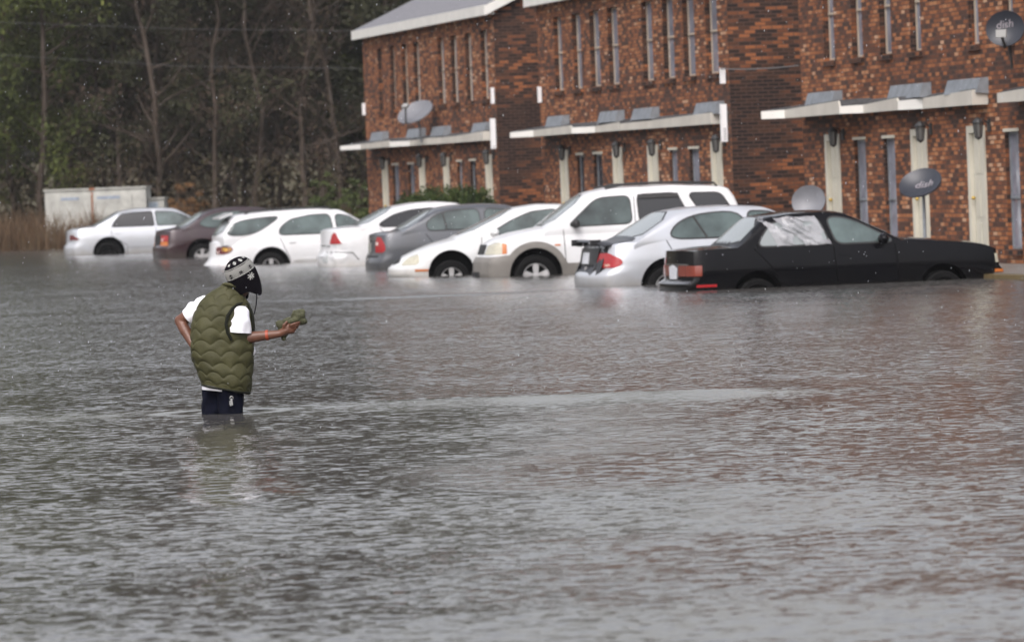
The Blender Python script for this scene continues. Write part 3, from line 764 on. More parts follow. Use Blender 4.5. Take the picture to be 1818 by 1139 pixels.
    for nm, m, ax, pts, eps in sp.get('extra', []):
        part(nm, patch(sp, pts, ax, eps, .02, .08), m)
    # wheels
    for wx in sp['wheels']:
        for sd in (-1, 1):
            yo = W-.035
            b = MB(); b.lathe([(R_*.62, -.01), (R_*.70, .012), (R_*.9, .012), (R_*.985, -.01), (R_, -.05), (R_, -.15), (R_*.97, -.19), (R_*.6, -.2)], 'Y', n=36)
            rm = MB(); rm.lathe([(R_*.62, -.005), (R_*.60, .006), (R_*.56, -.02), (R_*.54, -.10)], 'Y', n=36)
            if sp.get('hub', 5):
                n_ = sp.get('hub', 5)
                rm.lathe([(.0005, .0), (R_*.14, -.002), (R_*.17, -.02), (R_*.15, -.1)], 'Y', n=20)
                for k in range(n_):
                    a = 2*math.pi*k/n_+.3; ca, sa = math.cos(a), math.sin(a); hw = R_*.11
                    q = []
                    for rr, ww, yy in ((R_*.12, 1.0, -.012), (R_*.58, 1.35, -.008)):
                        for s_ in (-1, 1): q.append((ca*rr-sa*hw*ww*s_, yy, sa*rr+ca*hw*ww*s_))
                    q += [(v[0], v[1]-.03, v[2]) for v in q]
                    rm.add(q, [(0, 1, 3, 2), (4, 6, 7, 5), (0, 2, 6, 4), (1, 5, 7, 3)])
                b.lathe([(.0005, -.09), (R_*.6, -.09)], 'Y', n=24)
            for q_ in (b, rm): q_.v = [(v[0]+wx, (v[1]+yo)*sd, v[2]+R_-sp.get('sag', 0)) for v in q_.v]
            wh = part('wheel', b, M_tyre); part('rim', rm, sp.get('rim', M_alloy), wh)
    return root

def place(root, px, py, th, depth, flip=0., sc=(1, 1, 1)):
    """px,py: where the middle of the nearest bumper meets the water"""
    p = onz(px, py, 0)-Vector((math.cos(th), math.sin(th), 0))*flip*sc[0]; root.scale = sc; root.location = (p.x, p.y, -depth); root.rotation_euler = (0, 0, th)
    return p

def rect(x0, x1, z0, z1): return [(x0, z0), (x1, z0), (x1, z1), (x0, z1)]

# 1 black sedan ---------------------------------------------------------------
sp = dict(label='black sedan with clear plastic sheeting over its rear side window, rightmost car', L=4.33, W=1.66, H=1.39, belt=.93, R=.27, ra=.30, wheels=(.97, 3.45), paint=P_black,
  deck=[(0, .93), (.1, .945), (.75, .96), (1.4, .93), (2.9, .96), (3.0, .985), (3.9, .905), (4.15, .865), (4.33, .80)], roof=[(.50, .86), (.72, .97), (1.12, 1.33), (1.5, 1.38), (1.9, 1.39), (2.2, 1.365), (2.95, .99), (3.1, .86)], cab=(.62, 3.06),
  win=[([(1.0, .965), (1.12, 1.15), (1.24, 1.27), (1.5, 1.305), (1.83, 1.31), (1.95, .965)], M_glass, 1), ([(2.05, .965), (1.95, 1.31), (2.15, 1.305), (2.38, 1.22), (2.78, .985), (2.76, .965)], M_glass, 1)],
  plastic=0, bow=.07, tr=.02, seams=[[(.95, .93), (1.15, .70), (1.28, .45), (1.3, .3)], [(2.0, .93), (2.03, .3)], [(2.82, .93), (2.86, .3)], [(1.0, .93), (1.0, 1.0)]], handles=[(2.07, .80)], mould=.42, mirror=(2.64, .98),
  rearglass=[(.72, -.62), (.72, .62), (1.12, .52), (1.12, -.52)], frontglass=[(2.28, -.52), (2.92, -.64), (2.92, .64), (2.28, .52)],
  lamps=[('tail_lamp', mat('tail_amber_red', (.17, .028, .014), .25, coat=.4), [('r', rect(-.40, .20, .60, .74))]), ('headlight', M_clear, [('f', rect(-.38, .12, .62, .74))]),
         ('side_reflector', M_red, [('r', rect(.14, .36, .45, .485))]), ('side_marker', M_amber, [('f', rect(-.06, .14, .49, .53))])],
  extra=[('rear_panel', mat('grey_panel', (.05, .05, .055), .35), 'B', rect(-.46, .46, .60, .74), .004), ('number_plate', M_plate, 'B', [(-.17, .56), (.13, .56), (.19, .72), (.0, .75), (-.19, .70)], .018),
         ('rear_trim', M_chrome, 'B', rect(-.6, .6, .745, .765), .012), ('bumper_edge', mat('wet_black', (.05, .05, .055), .2), 'B', rect(-.78, .78, .50, .535), .01)],
  rear=[(0, .16), (.3, .04), (.4, -.02), (.50, -.02), (.54, .07), (.93, .09)], front=[(0, .12), (.3, .02), (.4, -.02), (.52, -.02), (.56, .03), (.8, .07)], tf=.05, rim=M_tyre)
carA = make_car(sp); place(carA, 1187, 515.5, R(13), .41, 0, (1.045, 1.02, 1.0))
# crumpled plastic
bvh = sp['bvh']
def plastic():
    m = mat('plastic_film', (.46, .46, .48), .25, spec=.6, alpha=.5, var=.2, vscale=6)
    vs = []; fs = []; nx, nz = 34, 26
    for i in range(nx+1):
        for j in range(nz+1):
            u, v = i/nx, j/nz
            xl = lerp(1.28, 1.07, v); xr_ = lerp(1.98, 1.80, v)
            x = lerp(xl, xr_, u)+.03*noise.noise((u*4, v*4, 1)); z = lerp(.955, 1.34, v)+.02*noise.noise((u*5, v*3, 5))
            if v < .35: x -= .05*(.35-v)*(1-u)
            h = bvh.ray_cast(Vector((x, -3, z)), Vector((0, 1, 0)))[0] or Vector((x, -.7, z))
            fold = abs(noise.noise((u*6+v*2.5, v*1.6, 2.2)))*.09+abs(noise.noise((u*13, v*5, 8)))*.035
            vs.append((x, h.y-.012-fold*math.sin(math.pi*min(1, max(0, u)))*1.0, z))
    for i in range(nx):
        for j in range(nz):
            a = i*(nz+1)+j
            if noise.noise((i*.11, j*.13, 9.1)) > .30: continue
            fs.append((a, a+1, a+nz+2, a+nz+1))
    MB().add(vs, fs).build('plastic_sheet', m, carA, smooth=25)
plastic()

# 2 silver sedan -------------------------------------------------------------
bk = mat('black_plastic', (.02, .02, .022), .3)
sp = dict(label='silver sedan with a black boot lid and raised rear spoiler, beside the black sedan', L=4.72, W=1.78, H=1.41, belt=.97, R=.31, ra=.36, wheels=(1.0, 3.72), paint=P_silver, tr=.10,
  deck=[(0, .93), (.12, .955), (.6, .985), (1.3, .97), (3.2, .985), (3.35, 1.0), (4.3, .84), (4.72, .70)], roof=[(.35, .84), (.55, .98), (1.18, 1.36), (1.55, 1.41), (2.0, 1.42), (2.5, 1.39), (3.35, .99), (3.5, .85)], cab=(.48, 3.45),
  win=[([(1.05, 1.0), (1.12, 1.15), (1.3, 1.27), (1.6, 1.34), (2.12, 1.345), (2.16, 1.0)], M_glass, 2), ([(2.24, 1.0), (2.2, 1.345), (2.5, 1.33), (2.75, 1.24), (3.15, 1.0)], M_glass, 1)], posts=[[(1.58, 1.0), (1.42, 1.31)]],
  seams=[[(1.0, .98), (1.08, .8), (1.42, .55), (1.45, .3)], [(2.2, .97), (2.22, .3)], [(3.2, .95), (3.25, .3)]], handles=[(1.5, .84), (2.5, .84)], mould=.45, mirror=(3.0, 1.03),
  rearglass=[(.58, -.66), (.58, .66), (1.16, .54), (1.16, -.54)], frontglass=[(2.55, -.54), (3.3, -.68), (3.3, .68), (2.55, .54)],
  lamps=[('tail_lamp', M_red, [('r', rnd_c([(-.30, .62), (-.30, .83), (.05, .83), (.26, .75), (.30, .68), (.20, .62)], .08))]), ('reversing_lamp', mat('pink_lens', (.5, .32, .26), .2), [('r', rect(-.26, .08, .635, .675))]), ('headlight', M_clear, [('f', rect(-.4, .25, .58, .70))])],
  extra=[('boot_lid', bk, 'B', [(-.38, .66), (.38, .66), (.46, .90), (-.46, .90)], .026), ('boot_top', bk, 'T', [(.02, -.60), (.62, -.62), (.62, .62), (.02, .60)], .008), ('number_plate', M_plate, 'B', rect(-.15, .15, .68, .84), .036)],
  rear=[(0, .10), (.3, .02), (.38, -.02), (.54, -.02), (.60, .08), (.97, .14)])
carB = make_car(sp)
b = MB(); pts = []
for k in range(13):
    t = k/12*2-1; pts.append((.02+.16*t*t, t*.66, 1.01-.05*t*t-.03*max(0, abs(t)-.8)*5))
for k in range(13):
    x, y, z = pts[k]; pts[k] = [(x-.03, y, z-.012), (x+.02, y, z+.014), (x+.15, y, z+.005), (x+.15, y, z-.012)]
b.add([q for p in pts for q in p], [(4*k+a, 4*k+(a+1) % 4, 4*k+4+(a+1) % 4, 4*k+4+a) for k in range(12) for a in range(4)]+[(0, 1, 2, 3), (51, 50, 49, 48)]); b.box(.02, .16, -.5, -.44, .93, 1.02); b.box(.02, .16, .44, .5, .93, 1.02)
b.build('rear_spoiler', bk, carB, smooth=50)

place(carB, 1032, 508, R(15), .36, 0, (1.045, 1.03, 1.0))

# 3 SUV (nose to the left) ----------------------------------------------------
def fl(L, pts): return [(L-a, b) for a, b in pts]
L = 4.38
sp = dict(label='white and tan SUV with roof rack and grey lower cladding, facing left', cat='SUV', L=L, W=1.80, H=1.72, belt=1.09, R=.355, ra=.43, wheels=(L-3.48, L-.86), paint=P_white, wb=.86, wr=.70, rbow=.05, tf=.10, tr=.05, bow=.13,
  deck=[(0, 1.06), (.3, 1.09), (L-1.2, 1.12), (L-.95, 1.12), (L-.5, 1.05), (L-.12, .97), (L, .88)], roof=[(-.05, 1.0), (.05, 1.12), (.16, 1.60), (.3, 1.69), (1.2, 1.745), (2.2, 1.73), (L-1.82, 1.66), (L-1.7, 1.60), (L-1.05, 1.14), (L-.9, 1.0)], cab=(.02, L-.98),
  win=[(fl(L, [(1.42, 1.15), (1.85, 1.53), (1.98, 1.585), (2.44, 1.60), (2.46, 1.17)]), M_glass, 1), (fl(L, [(2.60, 1.17), (2.58, 1.61), (3.22, 1.62), (3.43, 1.19)]), M_glass_dk, 1), (fl(L, [(3.68, 1.19), (3.42, 1.61), (3.95, 1.60), (4.18, 1.21)]), M_glass_dk, 1)],
  seams=[fl(L, [(1.33, 1.1), (1.36, .4)]), fl(L, [(2.52, 1.6), (2.52, .3)]), fl(L, [(3.55, 1.2), (3.3, .85), (3.0, .6), (2.98, .3)])], handles=[(L-2.45, .98), (L-3.45, .98)], mirror=(L-1.52, 1.17), mirmat=M_rub,
  rearglass=[(-.55, 1.18), (.55, 1.18), (.5, 1.58), (-.5, 1.58)], gax='B', frontglass=[(L-1.72, -.56), (L-1.08, -.66), (L-1.08, .66), (L-1.72, .56)],
  lamps=[('headlight', M_clear, [('f', rnd_c([(-.26, .73), (-.22, .87), (.0, .935), (.24, .93), (.25, .74)], .05))]), ('turn_signal', M_amber, [('f', [(.245, .74), (.24, .925), (.32, .90), (.32, .75)])]),
         ('side_marker', M_amber, [('S', fl(L, rect(1.18, 1.27, .845, .87)))]), ('fog_lamp', M_whitelens, [('F', rect(.45, .68, .52, .58))]), ('tail_lamp', M_red, [('r', rect(-.12, .12, .85, 1.1))])],
  extra=[('grille', M_rub, 'F', [(-.38, .74), (.38, .74), (.38, .90), (-.38, .90)], .01), ('front_bumper', P_tan, 'F', rect(-.5, .5, .2, .70), .02), ('lower_grille', M_rub, 'F', rect(-.4, .4, .36, .46), .03)],
  front=[(0, .14), (.28, .04), (.4, -.02), (.64, 0), (.70, .05), (.95, .13)], rear=[(0, .1), (.3, .0), (.6, 0), (.66, .06), (1.1, .08)], hub=5)
carC = make_car(sp)
def arc(cx, cz, r, a0, a1, n=14): return [(cx+r*math.cos(lerp(a0, a1, k/n)), cz+r*math.sin(lerp(a0, a1, k/n))) for k in range(n+1)]
for ax in 'RL':
    patch(sp, rect(-.42, .22, .2, .70), 'W'+ax+'F', .018).build('front_bumper', P_tan, carC, smooth=40)
    wf, wr_ = L-.86, L-3.48; zc = .395
    up = [(L, .2), (L, .68), (wf+.42, .705)]
    up = [(L-.02, .2), (L-.02, .69)]+arc(wf, zc, .535, R(38), R(142))+[(wf-.52, .56)]+[(wr_+.52, .56)]+arc(wr_, zc, .535, R(38), R(142))+[(.02, .66), (.02, .2)]
    low = [(wr_-.44, .2)]+arc(wr_, zc, .43, R(180), R(0))+[(wr_+.44, .2), (wf-.44, .2)]+arc(wf, zc, .43, R(180), R(0))+[(wf+.44, .2)]
    patch(sp, up+low, ax, .02, .02, .1).build('lower_cladding', P_tan, carC, smooth=40)
    # wind deflector over the rear door
    patch(sp, fl(L, [(2.58, 1.555), (2.58, 1.625), (3.24, 1.63), (3.27, 1.56)]), ax, .03, .01, .1).build('window_visor', M_rub, carC)
rk = MB()
for sy in (-1, 1):
    rk.tube([(.45, sy*.58, 1.70), (.5, sy*.58, 1.765), (1.2, sy*.58, 1.80), (2.0, sy*.58, 1.79), (2.3, sy*.58, 1.74)], .02, 8)
for x in (.9, 1.7): rk.tube([(x, -.58, 1.79), (x, .58, 1.79)], .017, 8)
rk.build('roof_rack', M_rub, carC, smooth=50)
place(carC, 846, 491, math.pi+R(8), .38, L)

# 4 white coupe (nose left) ---------------------------------------------------
L = 4.5
sp = dict(label='white sedan facing left with rounded headlight, nose beside the SUV bumper', L=L, W=1.72, H=1.42, belt=.93, R=.305, ra=.36, wheels=(L-3.6, L-.97), paint=P_white2, tf=.17, bow=.24,
  deck=[(0, .9), (.3, .96), (1.0, .95), (L-1.5, .95), (L-1.1, .93), (L-.6, .82), (L-.2, .70), (L, .60)], roof=[(.5, .85), (.8, .98), (1.2, 1.33), (1.6, 1.41), (2.0, 1.42), (L-2.1, 1.37), (L-1.1, .93), (L-.9, .8)], cab=(.65, L-.98),
  win=[(fl(L, [(1.62, .955), (2.0, 1.17), (2.35, 1.31), (2.8, 1.345), (2.84, .97)]), M_glass, 1), (fl(L, [(2.92, .97), (2.9, 1.345), (3.25, 1.27), (3.5, .98)]), M_glass, 1)],
  seams=[fl(L, [(1.5, .93), (1.45, .3)]), fl(L, [(2.88, .95), (2.9, .3)])], handles=[(L-2.8, .84)], mirror=(L-1.72, .97),
  rearglass=[(.8, -.6), (.8, .6), (1.2, .5), (1.2, -.5)], frontglass=[(L-2.06, -.54), (L-1.18, -.68), (L-1.18, .68), (L-2.06, .54)],
  lamps=[('headlight', M_clear, [('f', rnd_c([(-.14, .50), (-.10, .57), (.06, .665), (.30, .69), (.36, .60), (.32, .51)], .07))]), ('side_marker', M_amber, [('S', fl(L, rect(.36, .58, .395, .43)))]), ('tail_lamp', M_red, [('r', rect(-.3, .12, .6, .78))])],
  extra=[('grille', M_rub, 'F', chaikin([(-.36, .52), (.36, .52), (.3, .64), (-.3, .64)], 1), .012)],
  sag=.05, front=[(0, .14), (.26, .04), (.34, -.02), (.46, -.01), (.52, .07), (.7, .2)], mould=.42)
carD = make_car(sp); place(carD, 691, 491.5, math.pi+R(7), .31, L)

# 5 dark grey sedan -----------------------------------------------------------
sp = dict(label='dark grey sedan with red tail light between two white cars', L=4.78, W=1.78, H=1.48, belt=1.03, R=.32, ra=.37, wheels=(1.05, 3.75), paint=P_grey,
  deck=[(0, 1.0), (.1, 1.03), (.6, 1.05), (1.2, 1.03), (3.3, 1.03), (4.4, .86), (4.78, .72)], roof=[(.4, .92), (.55, 1.05), (1.2, 1.42), (1.6, 1.475), (2.1, 1.485), (2.6, 1.45), (3.5, 1.02), (3.7, .9)], cab=(.48, 3.6),
  win=[([(1.06, 1.06), (1.03, 1.2), (1.22, 1.33), (1.5, 1.40), (2.0, 1.41), (2.03, 1.07)], M_glass, 1), ([(2.13, 1.07), (2.12, 1.41), (2.5, 1.38), (2.8, 1.26), (3.25, 1.04)], M_glass, 1)], posts=[[(1.40, 1.06), (1.34, 1.38)]],
  seams=[[(1.0, 1.0), (1.15, .8), (1.42, .5), (1.43, .3)], [(2.08, 1.03), (2.1, .3)], [(3.3, 1.0), (3.3, .3)]], handles=[(1.5, .9), (2.55, .9)], mould=.5, mirror=(3.0, 1.1), hmat=P_grey,
  rearglass=[(.55, -.64), (.55, .64), (1.2, .54), (1.2, -.54)], frontglass=[(2.7, -.54), (3.45, -.68), (3.45, .68), (2.7, .54)],
  lamps=[('tail_lamp', M_red, [('r', rnd_c([(-.20, .69), (-.18, .97), (.02, .97), (.16, .85), (.18, .71), (.06, .68)], .05))]), ('reversing_lamp', M_whitelens, [('r', rect(-.17, -.06, .82, .88))]), ('headlight', M_clear, [('f', rect(-.4, .25, .6, .72))])],
  extra=[('rear_trim', M_chrome, 'B', rect(-.5, .5, .90, .98), .012), ('number_plate', mat('old_plate', (.25, .25, .22), .5), 'B', rect(-.15, .15, .70, .86), .012), ('bumper_step', M_rub, 'B', rect(-.6, .6, .60, .635), .008)])
carE = make_car(sp); place(carE, 651, 479, R(9), .37)

# 6 white sedan, dented rear --------------------------------------------------
sp = dict(label='white sedan with dented rear bumper and pointed red tail lamp, left of the grey sedan', L=4.95, W=1.85, H=1.49, belt=1.05, R=.33, ra=.38, wheels=(1.15, 3.95), paint=P_white, tr=.09,
  deck=[(0, 1.02), (.12, 1.06), (.7, 1.085), (1.3, 1.05), (3.4, 1.05), (4.6, .88), (4.95, .74)], roof=[(.45, .95), (.7, 1.085), (1.4, 1.42), (1.85, 1.49), (2.3, 1.50), (2.7, 1.46), (3.6, 1.04), (3.8, .92)], cab=(.6, 3.7),
  win=[([(1.08, 1.08), (1.06, 1.13), (1.35, 1.29), (1.7, 1.37), (2.2, 1.40), (2.25, 1.08)], M_glass_dk, 1), ([(2.33, 1.08), (2.3, 1.40), (2.7, 1.37), (3.35, 1.07)], M_glass, 1)],
  seams=[[(1.05, 1.05), (1.5, .6), (1.52, .3)], [(2.3, 1.05), (2.3, .3)], [(3.4, 1.0), (3.4, .3)], [(.02, .62), (.5, .6), (.62, .45)]], handles=[(1.6, .93), (2.7, .93)], mirror=(3.1, 1.12),
  rearglass=[(.72, -.68), (.72, .68), (1.4, .56), (1.4, -.56)], frontglass=[(2.8, -.56), (3.55, -.7), (3.55, .7), (2.8, .56)],
  lamps=[('tail_lamp', M_red, [('r', rnd_c([(-.20, .775), (-.10, .95), (-.01, 1.0), (.07, .97), (.22, .775)], .03))]), ('headlight', M_clear, [('f', rect(-.4, .25, .6, .74))])],
  extra=[('rear_badge', M_chrome, 'B', rect(-.5, .1, .735, .75), .006), ('number_plate', mat('faded_plate', (.4, .42, .42), .5), 'B', rect(-.52, -.28, .42, .58), .01)])
carF = make_car(sp); place(carF, 567, 473, R(13), .34)
# the knocked-in bumper corner
dm = bpy.data.meshes.new_from_object(carF.children[0]) if False else [c for c in COL.objects if c.parent == carF and c.name.startswith('body')][0].data
for v in dm.vertices:
    if v.co.x < .6 and v.co.y < -.2 and .3 < v.co.z < .74:
        k = noise.noise((v.co.x*7, v.co.y*6, v.co.z*11)); v.co.y += .05*k+.03; v.co.x += .06*noise.noise((v.co.y*8, v.co.z*10, 4))

# 7 white wagon ---------------------------------------------------------------
sp = dict(label='white estate wagon with lemon-shaped rear side window, behind the wading man', cat='station wagon', L=4.95, W=1.86, H=1.50, belt=.98, R=.32, ra=.37, wheels=(1.22, 3.95), paint=P_white, wb=.85, wr=.66, tr=.12, bow=.2,
  deck=[(0, .86), (.15, .96), (.4, .98), (3.5, .98), (4.6, .82), (4.95, .7)], roof=[(.12, .9), (.2, 1.05), (.42, 1.36), (.6, 1.42), (1.3, 1.48), (2.2, 1.50), (2.8, 1.45), (3.6, 1.0), (3.8, .88)], cab=(.16, 3.7), rbow=.16,
  win=[([(.34, 1.06), (.34, 1.14), (.55, 1.29), (.95, 1.35), (1.38, 1.375), (1.42, 1.35), (1.05, 1.12), (.8, 1.03), (.45, 1.02)], M_glass, 2), ([(1.42, 1.0), (1.45, 1.14), (1.68, 1.30), (2.1, 1.375), (2.5, 1.385), (2.56, 1.0)], M_glass, 1), ([(2.66, 1.0), (2.62, 1.385), (2.9, 1.33), (3.4, 1.02)], M_glass, 1)],
  seams=[[(1.40, 1.0), (1.5, .75), (1.62, .5), (1.62, .3)], [(2.6, .98), (2.6, .3)], [(3.5, .95), (3.5, .3)], [(.03, .52), (.8, .5)]], handles=[(1.6, .83), (2.75, .83)], mould=.45, mirror=(3.2, 1.04),
  rearglass=[(-.6, 1.05), (.6, 1.05), (.52, 1.34), (-.52, 1.34)], gax='B', frontglass=[(2.9, -.52), (3.5, -.66), (3.5, .66), (2.9, .52)],
  lamps=[('tail_lamp', M_dull, [('r', rnd_c([(-.22, .63), (-.22, .79), (.15, .80), (.32, .79), (.37, .73), (.24, .64)], .06))]), ('turn_signal', mat('yellow_lens', (.65, .38, .04), .2, coat=.5), [('r', rnd_c([(.06, .70), (.06, .778), (.30, .778), (.345, .735), (.24, .68)], .03))]), ('reversing_lamp', M_whitelens, [('r', rect(-.20, -.06, .635, .70))]), ('headlight', M_clear, [('f', rect(-.4, .25, .56, .68))])],
  rear=[(0, .06), (.25, -.06), (.38, -.10), (.46, -.02), (.54, .05), (.98, .10)])
carG = make_car(sp)
rk = MB()
for sy in (-1, 1): rk.tube([(.75, sy*.54, 1.44), (.85, sy*.54, 1.50), (1.8, sy*.54, 1.535), (2.5, sy*.54, 1.53), (2.6, sy*.54, 1.485)], .018, 8)
rk.tube([(1.9, -.54, 1.535), (1.9, .54, 1.535)], .016, 8); rk.build('roof_rack', M_rub, carG)
MB().add([(.22, -.55, 1.36), (.22, .55, 1.36), (.5, .56, 1.46), (.5, -.56, 1.46), (.22, -.55, 1.39), (.22, .55, 1.39), (.5, .56, 1.49), (.5, -.56, 1.49)], [(0, 1, 2, 3), (4, 5, 6, 7), (0, 1, 5, 4), (1, 2, 6, 5), (2, 3, 7, 6), (3, 0, 4, 7)]).build('tailgate_lip', P_white, carG)
place(carG, 368, 471, R(11), .41)

# 8 maroon sedan --------------------------------------------------------------
sp = dict(label='dark maroon sedan with red and orange tail lamp, second from the left', L=4.6, W=1.76, H=1.42, belt=.96, R=.31, ra=.36, wheels=(1.0, 3.6), paint=P_maroon,
  deck=[(0, .93), (.1, .955), (.6, .985), (1.2, .96), (3.2, .97), (4.3, .84), (4.6, .7)], roof=[(.35, .86), (.55, .98), (1.15, 1.33), (1.5, 1.41), (2.1, 1.43), (2.6, 1.38), (3.4, .98), (3.6, .85)], cab=(.48, 3.5),
  win=[([(.98, 1.05), (1.0, 1.14), (1.25, 1.28), (1.6, 1.34), (2.1, 1.35), (2.14, 1.0), (1.2, .99)], M_glass, 2), ([(2.22, 1.0), (2.2, 1.35), (2.6, 1.31), (3.15, 1.0)], M_glass, 1)], posts=[[(1.55, 1.0), (1.46, 1.32)]],
  seams=[[(1.4, .55), (1.4, .3)], [(2.18, .97), (2.2, .3)], [(3.2, .95), (3.2, .3)]], handles=[(1.5, .84), (2.5, .84)], mirror=(2.95, 1.03),
  rearglass=[(.55, -.64), (.55, .64), (1.15, .54), (1.15, -.54)], frontglass=[(2.7, -.54), (3.3, -.66), (3.3, .66), (2.7, .54)],
  lamps=[('tail_lamp', M_red, [('r', rect(-.26, .11, .70, .84))]), ('turn_signal', M_amber, [('r', rect(-.26, .11, .60, .695))]), ('reversing_lamp', M_whitelens, [('r', rect(-.22, -.10, .695, .77))]), ('headlight', M_clear, [('f', rect(-.4, .25, .56, .68))])],
  extra=[('rear_panel', M_rub, 'B', rect(-.5, .5, .62, .84), .006)])
carH = make_car(sp); place(carH, 274, 459, R(14), .30)

# 9 far silver sedan ----------------------------------------------------------
sp = dict(label='pale silver sedan furthest left, in front of the weathered white metal box', L=4.95, W=1.83, H=1.46, belt=1.01, R=.33, ra=.385, wheels=(1.12, 3.9), paint=P_silver, bow=.2, tr=.1,
  deck=[(0, .95), (.12, 1.0), (.7, 1.04), (1.3, 1.01), (3.4, 1.01), (4.6, .86), (4.95, .72)], roof=[(.5, .9), (.72, 1.03), (1.4, 1.39), (1.8, 1.455), (2.4, 1.47), (2.9, 1.43), (3.7, 1.01), (3.9, .88)], cab=(.65, 3.8),
  win=[([(1.22, 1.035), (1.32, 1.2), (1.48, 1.35), (1.8, 1.385), (2.28, 1.39), (2.32, 1.035)], M_glass_dk, 0), ([(2.40, 1.035), (2.36, 1.39), (2.8, 1.37), (3.1, 1.27), (3.5, 1.04)], M_glass, 0)],
  seams=[[(1.2, 1.0), (1.2, .8), (1.6, .55), (1.6, .3)], [(2.36, 1.0), (2.36, .3)], [(3.5, 1.0), (3.5, .3)]], handles=[(1.28, .86), (2.5, .86)], mould=.5, mirror=(3.2, 1.08),
  rearglass=[(.75, -.68), (.75, .68), (1.4, .55), (1.4, -.55)], frontglass=[(2.95, -.56), (3.6, -.7), (3.6, .7), (2.95, .56)],
  lamps=[('tail_lamp', M_dull, [('r', rnd_c([(-.2, .72), (-.2, .87), (.04, .86), (.28, .76), (.26, .72)], .03))]), ('headlight', M_clear, [('f', rect(-.4, .25, .58, .7))])], rim=M_tyre)
carI = make_car(sp); place(carI, 114, 453.5, R(8), .33)
# ------------------------------------------------------------------ the wading man
M_skin = mat('brown_skin', (.115, .047, .027), .45, var=.18, vscale=14, bump=.15, bscale=90)
M_vest = mat('olive_nylon', (.050, .049, .021), .6, spec=.2, var=.18, vscale=10, bump=.25, bscale=60)
M_bind = mat('dark_binding', (.010, .011, .007), .8, spec=.15)
M_cotton = mat('white_cotton', (.80, .80, .84), .8, var=.04, vscale=10, bump=.3, bscale=25)
M_denim = mat('navy_denim', (.004, .005, .012), .9, spec=.1, var=.3, vscale=12, bump=.3, bscale=40)
YP = 36.0
def pp(px, py, dy=0.): return P(px, py, YP+dy)
BASE = onz(395, 736, 0); BASE.z = -.5
man = empty('person', BASE, 0, 'man wading in olive quilted vest, white T-shirt, navy trousers and patterned knit hat', 'person')
def rel(mb): mb.v = [tuple(Vector(v)-BASE) for v in mb.v]; return mb
def pm(px): return px/250.0

# body: head, neck, trunk, arms, hands, legs merged into one skin by remeshing
HF = Vector((.77, .64, 0)).normalized(); HU = Vector((0, 0, 1)); til = R(20)
HU2 = (HU*math.cos(til)-HF*math.sin(til)*.75+Vector((-.24, 0, 0))).normalized(); HR = HF.cross(HU2).normalized(); HF2 = HU2.cross(HR).normalized()
HM = Matrix((HR, HF2, HU2)).transposed()       # head axes: x right ear, y face, z up
HC = pp(430, 487)
b = MB()
b.ellipsoid(HC, (.077, .098, .118), HM, 24, 16)
hd = lambda x, y, z: HC+HM @ Vector((x, y, z))
b.ellipsoid(hd(0, .045, -.075), (.055, .055, .055), HM, 16, 10)      # jaw
b.capsule(hd(0, .092, .01), hd(0, .112, -.028), .009, .015)          # nose
b.capsule(hd(-.02, .093, -.055), hd(.02, .093, -.055), .009, .009); b.capsule(hd(-.018, .090, -.068), hd(.018, .09, -.068), .010, .010)
for s_ in (-1, 1): b.ellipsoid(hd(.078*s_, -.005, -.01), (.010, .02, .032), HM, 10, 8)
neck = pp(415, 528, .02)
b.capsule(hd(0, -.02, -.07), neck, .058, .066)
b.ellipsoid(pp(398, 570, .02), (.17, .10, .20)); b.ellipsoid(pp(396, 640, .02), (.155, .10, .20))
SR, ER, WR = pp(430, 556, -.02), pp(417, 602, -.06), pp(497, 592, -.10)
SL, EL, WL = pp(352, 548, .05), pp(320, 569, .12), pp(345, 616, .00)
b.capsule(pp(398, 545, .02), SR, .08, .066); b.capsule(pp(398, 545, .02), SL, .08, .050)
b.capsule(SR, lerp(SR, ER, .5), .060, .056); b.capsule(lerp(SR, ER, .5), ER, .056, .043)
b.capsule(ER, lerp(ER, WR, .35), .045, .043); b.capsule(lerp(ER, WR, .35), WR, .043, .027)
b.capsule(SL, EL, .050, .041); b.capsule(EL, lerp(EL, WL, .4), .042, .042); b.capsule(lerp(EL, WL, .4), WL, .040, .027)
# right hand
PAL = pp(513, 583, -.11)
b.capsule(WR, pp(507, 587, -.105), .026, .031); b.ellipsoid(PAL, (.038, .024, .040), Matrix.Rotation(R(-30), 3, 'Y'), 16, 10); b.ellipsoid(pp(517, 586, -.10), (.03, .022, .028))
for (a, m_, t, r_) in (((516, 577, -.135), (524, 574, -.142), (532, 571, -.13), .0098), ((518, 580, -.125), (526, 578, -.135), (531.5, 575, -.12), .0098), ((518, 585, -.115), (525, 583, -.125), (529, 579, -.108), .0092), ((516, 589, -.105), (521, 588.5, -.115), (525, 584, -.10), .0082)):
    A, M1, T_ = pp(*a), pp(*m_), pp(*t); b.capsule(lerp(PAL, A, .3), A, .012, r_*1.05, 10); b.capsule(A, M1, r_*1.08, r_, 10); b.capsule(M1, T_, r_, r_*.85, 10)
b.capsule(pp(505, 584, -.115), pp(504, 577, -.13), .016, .012, 10); b.capsule(pp(504, 577, -.13), pp(509, 571.5, -.13), .0115, .0098, 10)
# left hand on the hip
b.ellipsoid(pp(349, 623, .0), (.026, .038, .036))
for k in range(4): b.capsule(pp(350, 618+4*k, -.02), pp(357+k, 622+5*k, -.06), .010, .008, 8)
b.capsule(pp(347, 618, .02), pp(352, 612, .05), .012, .009, 8)
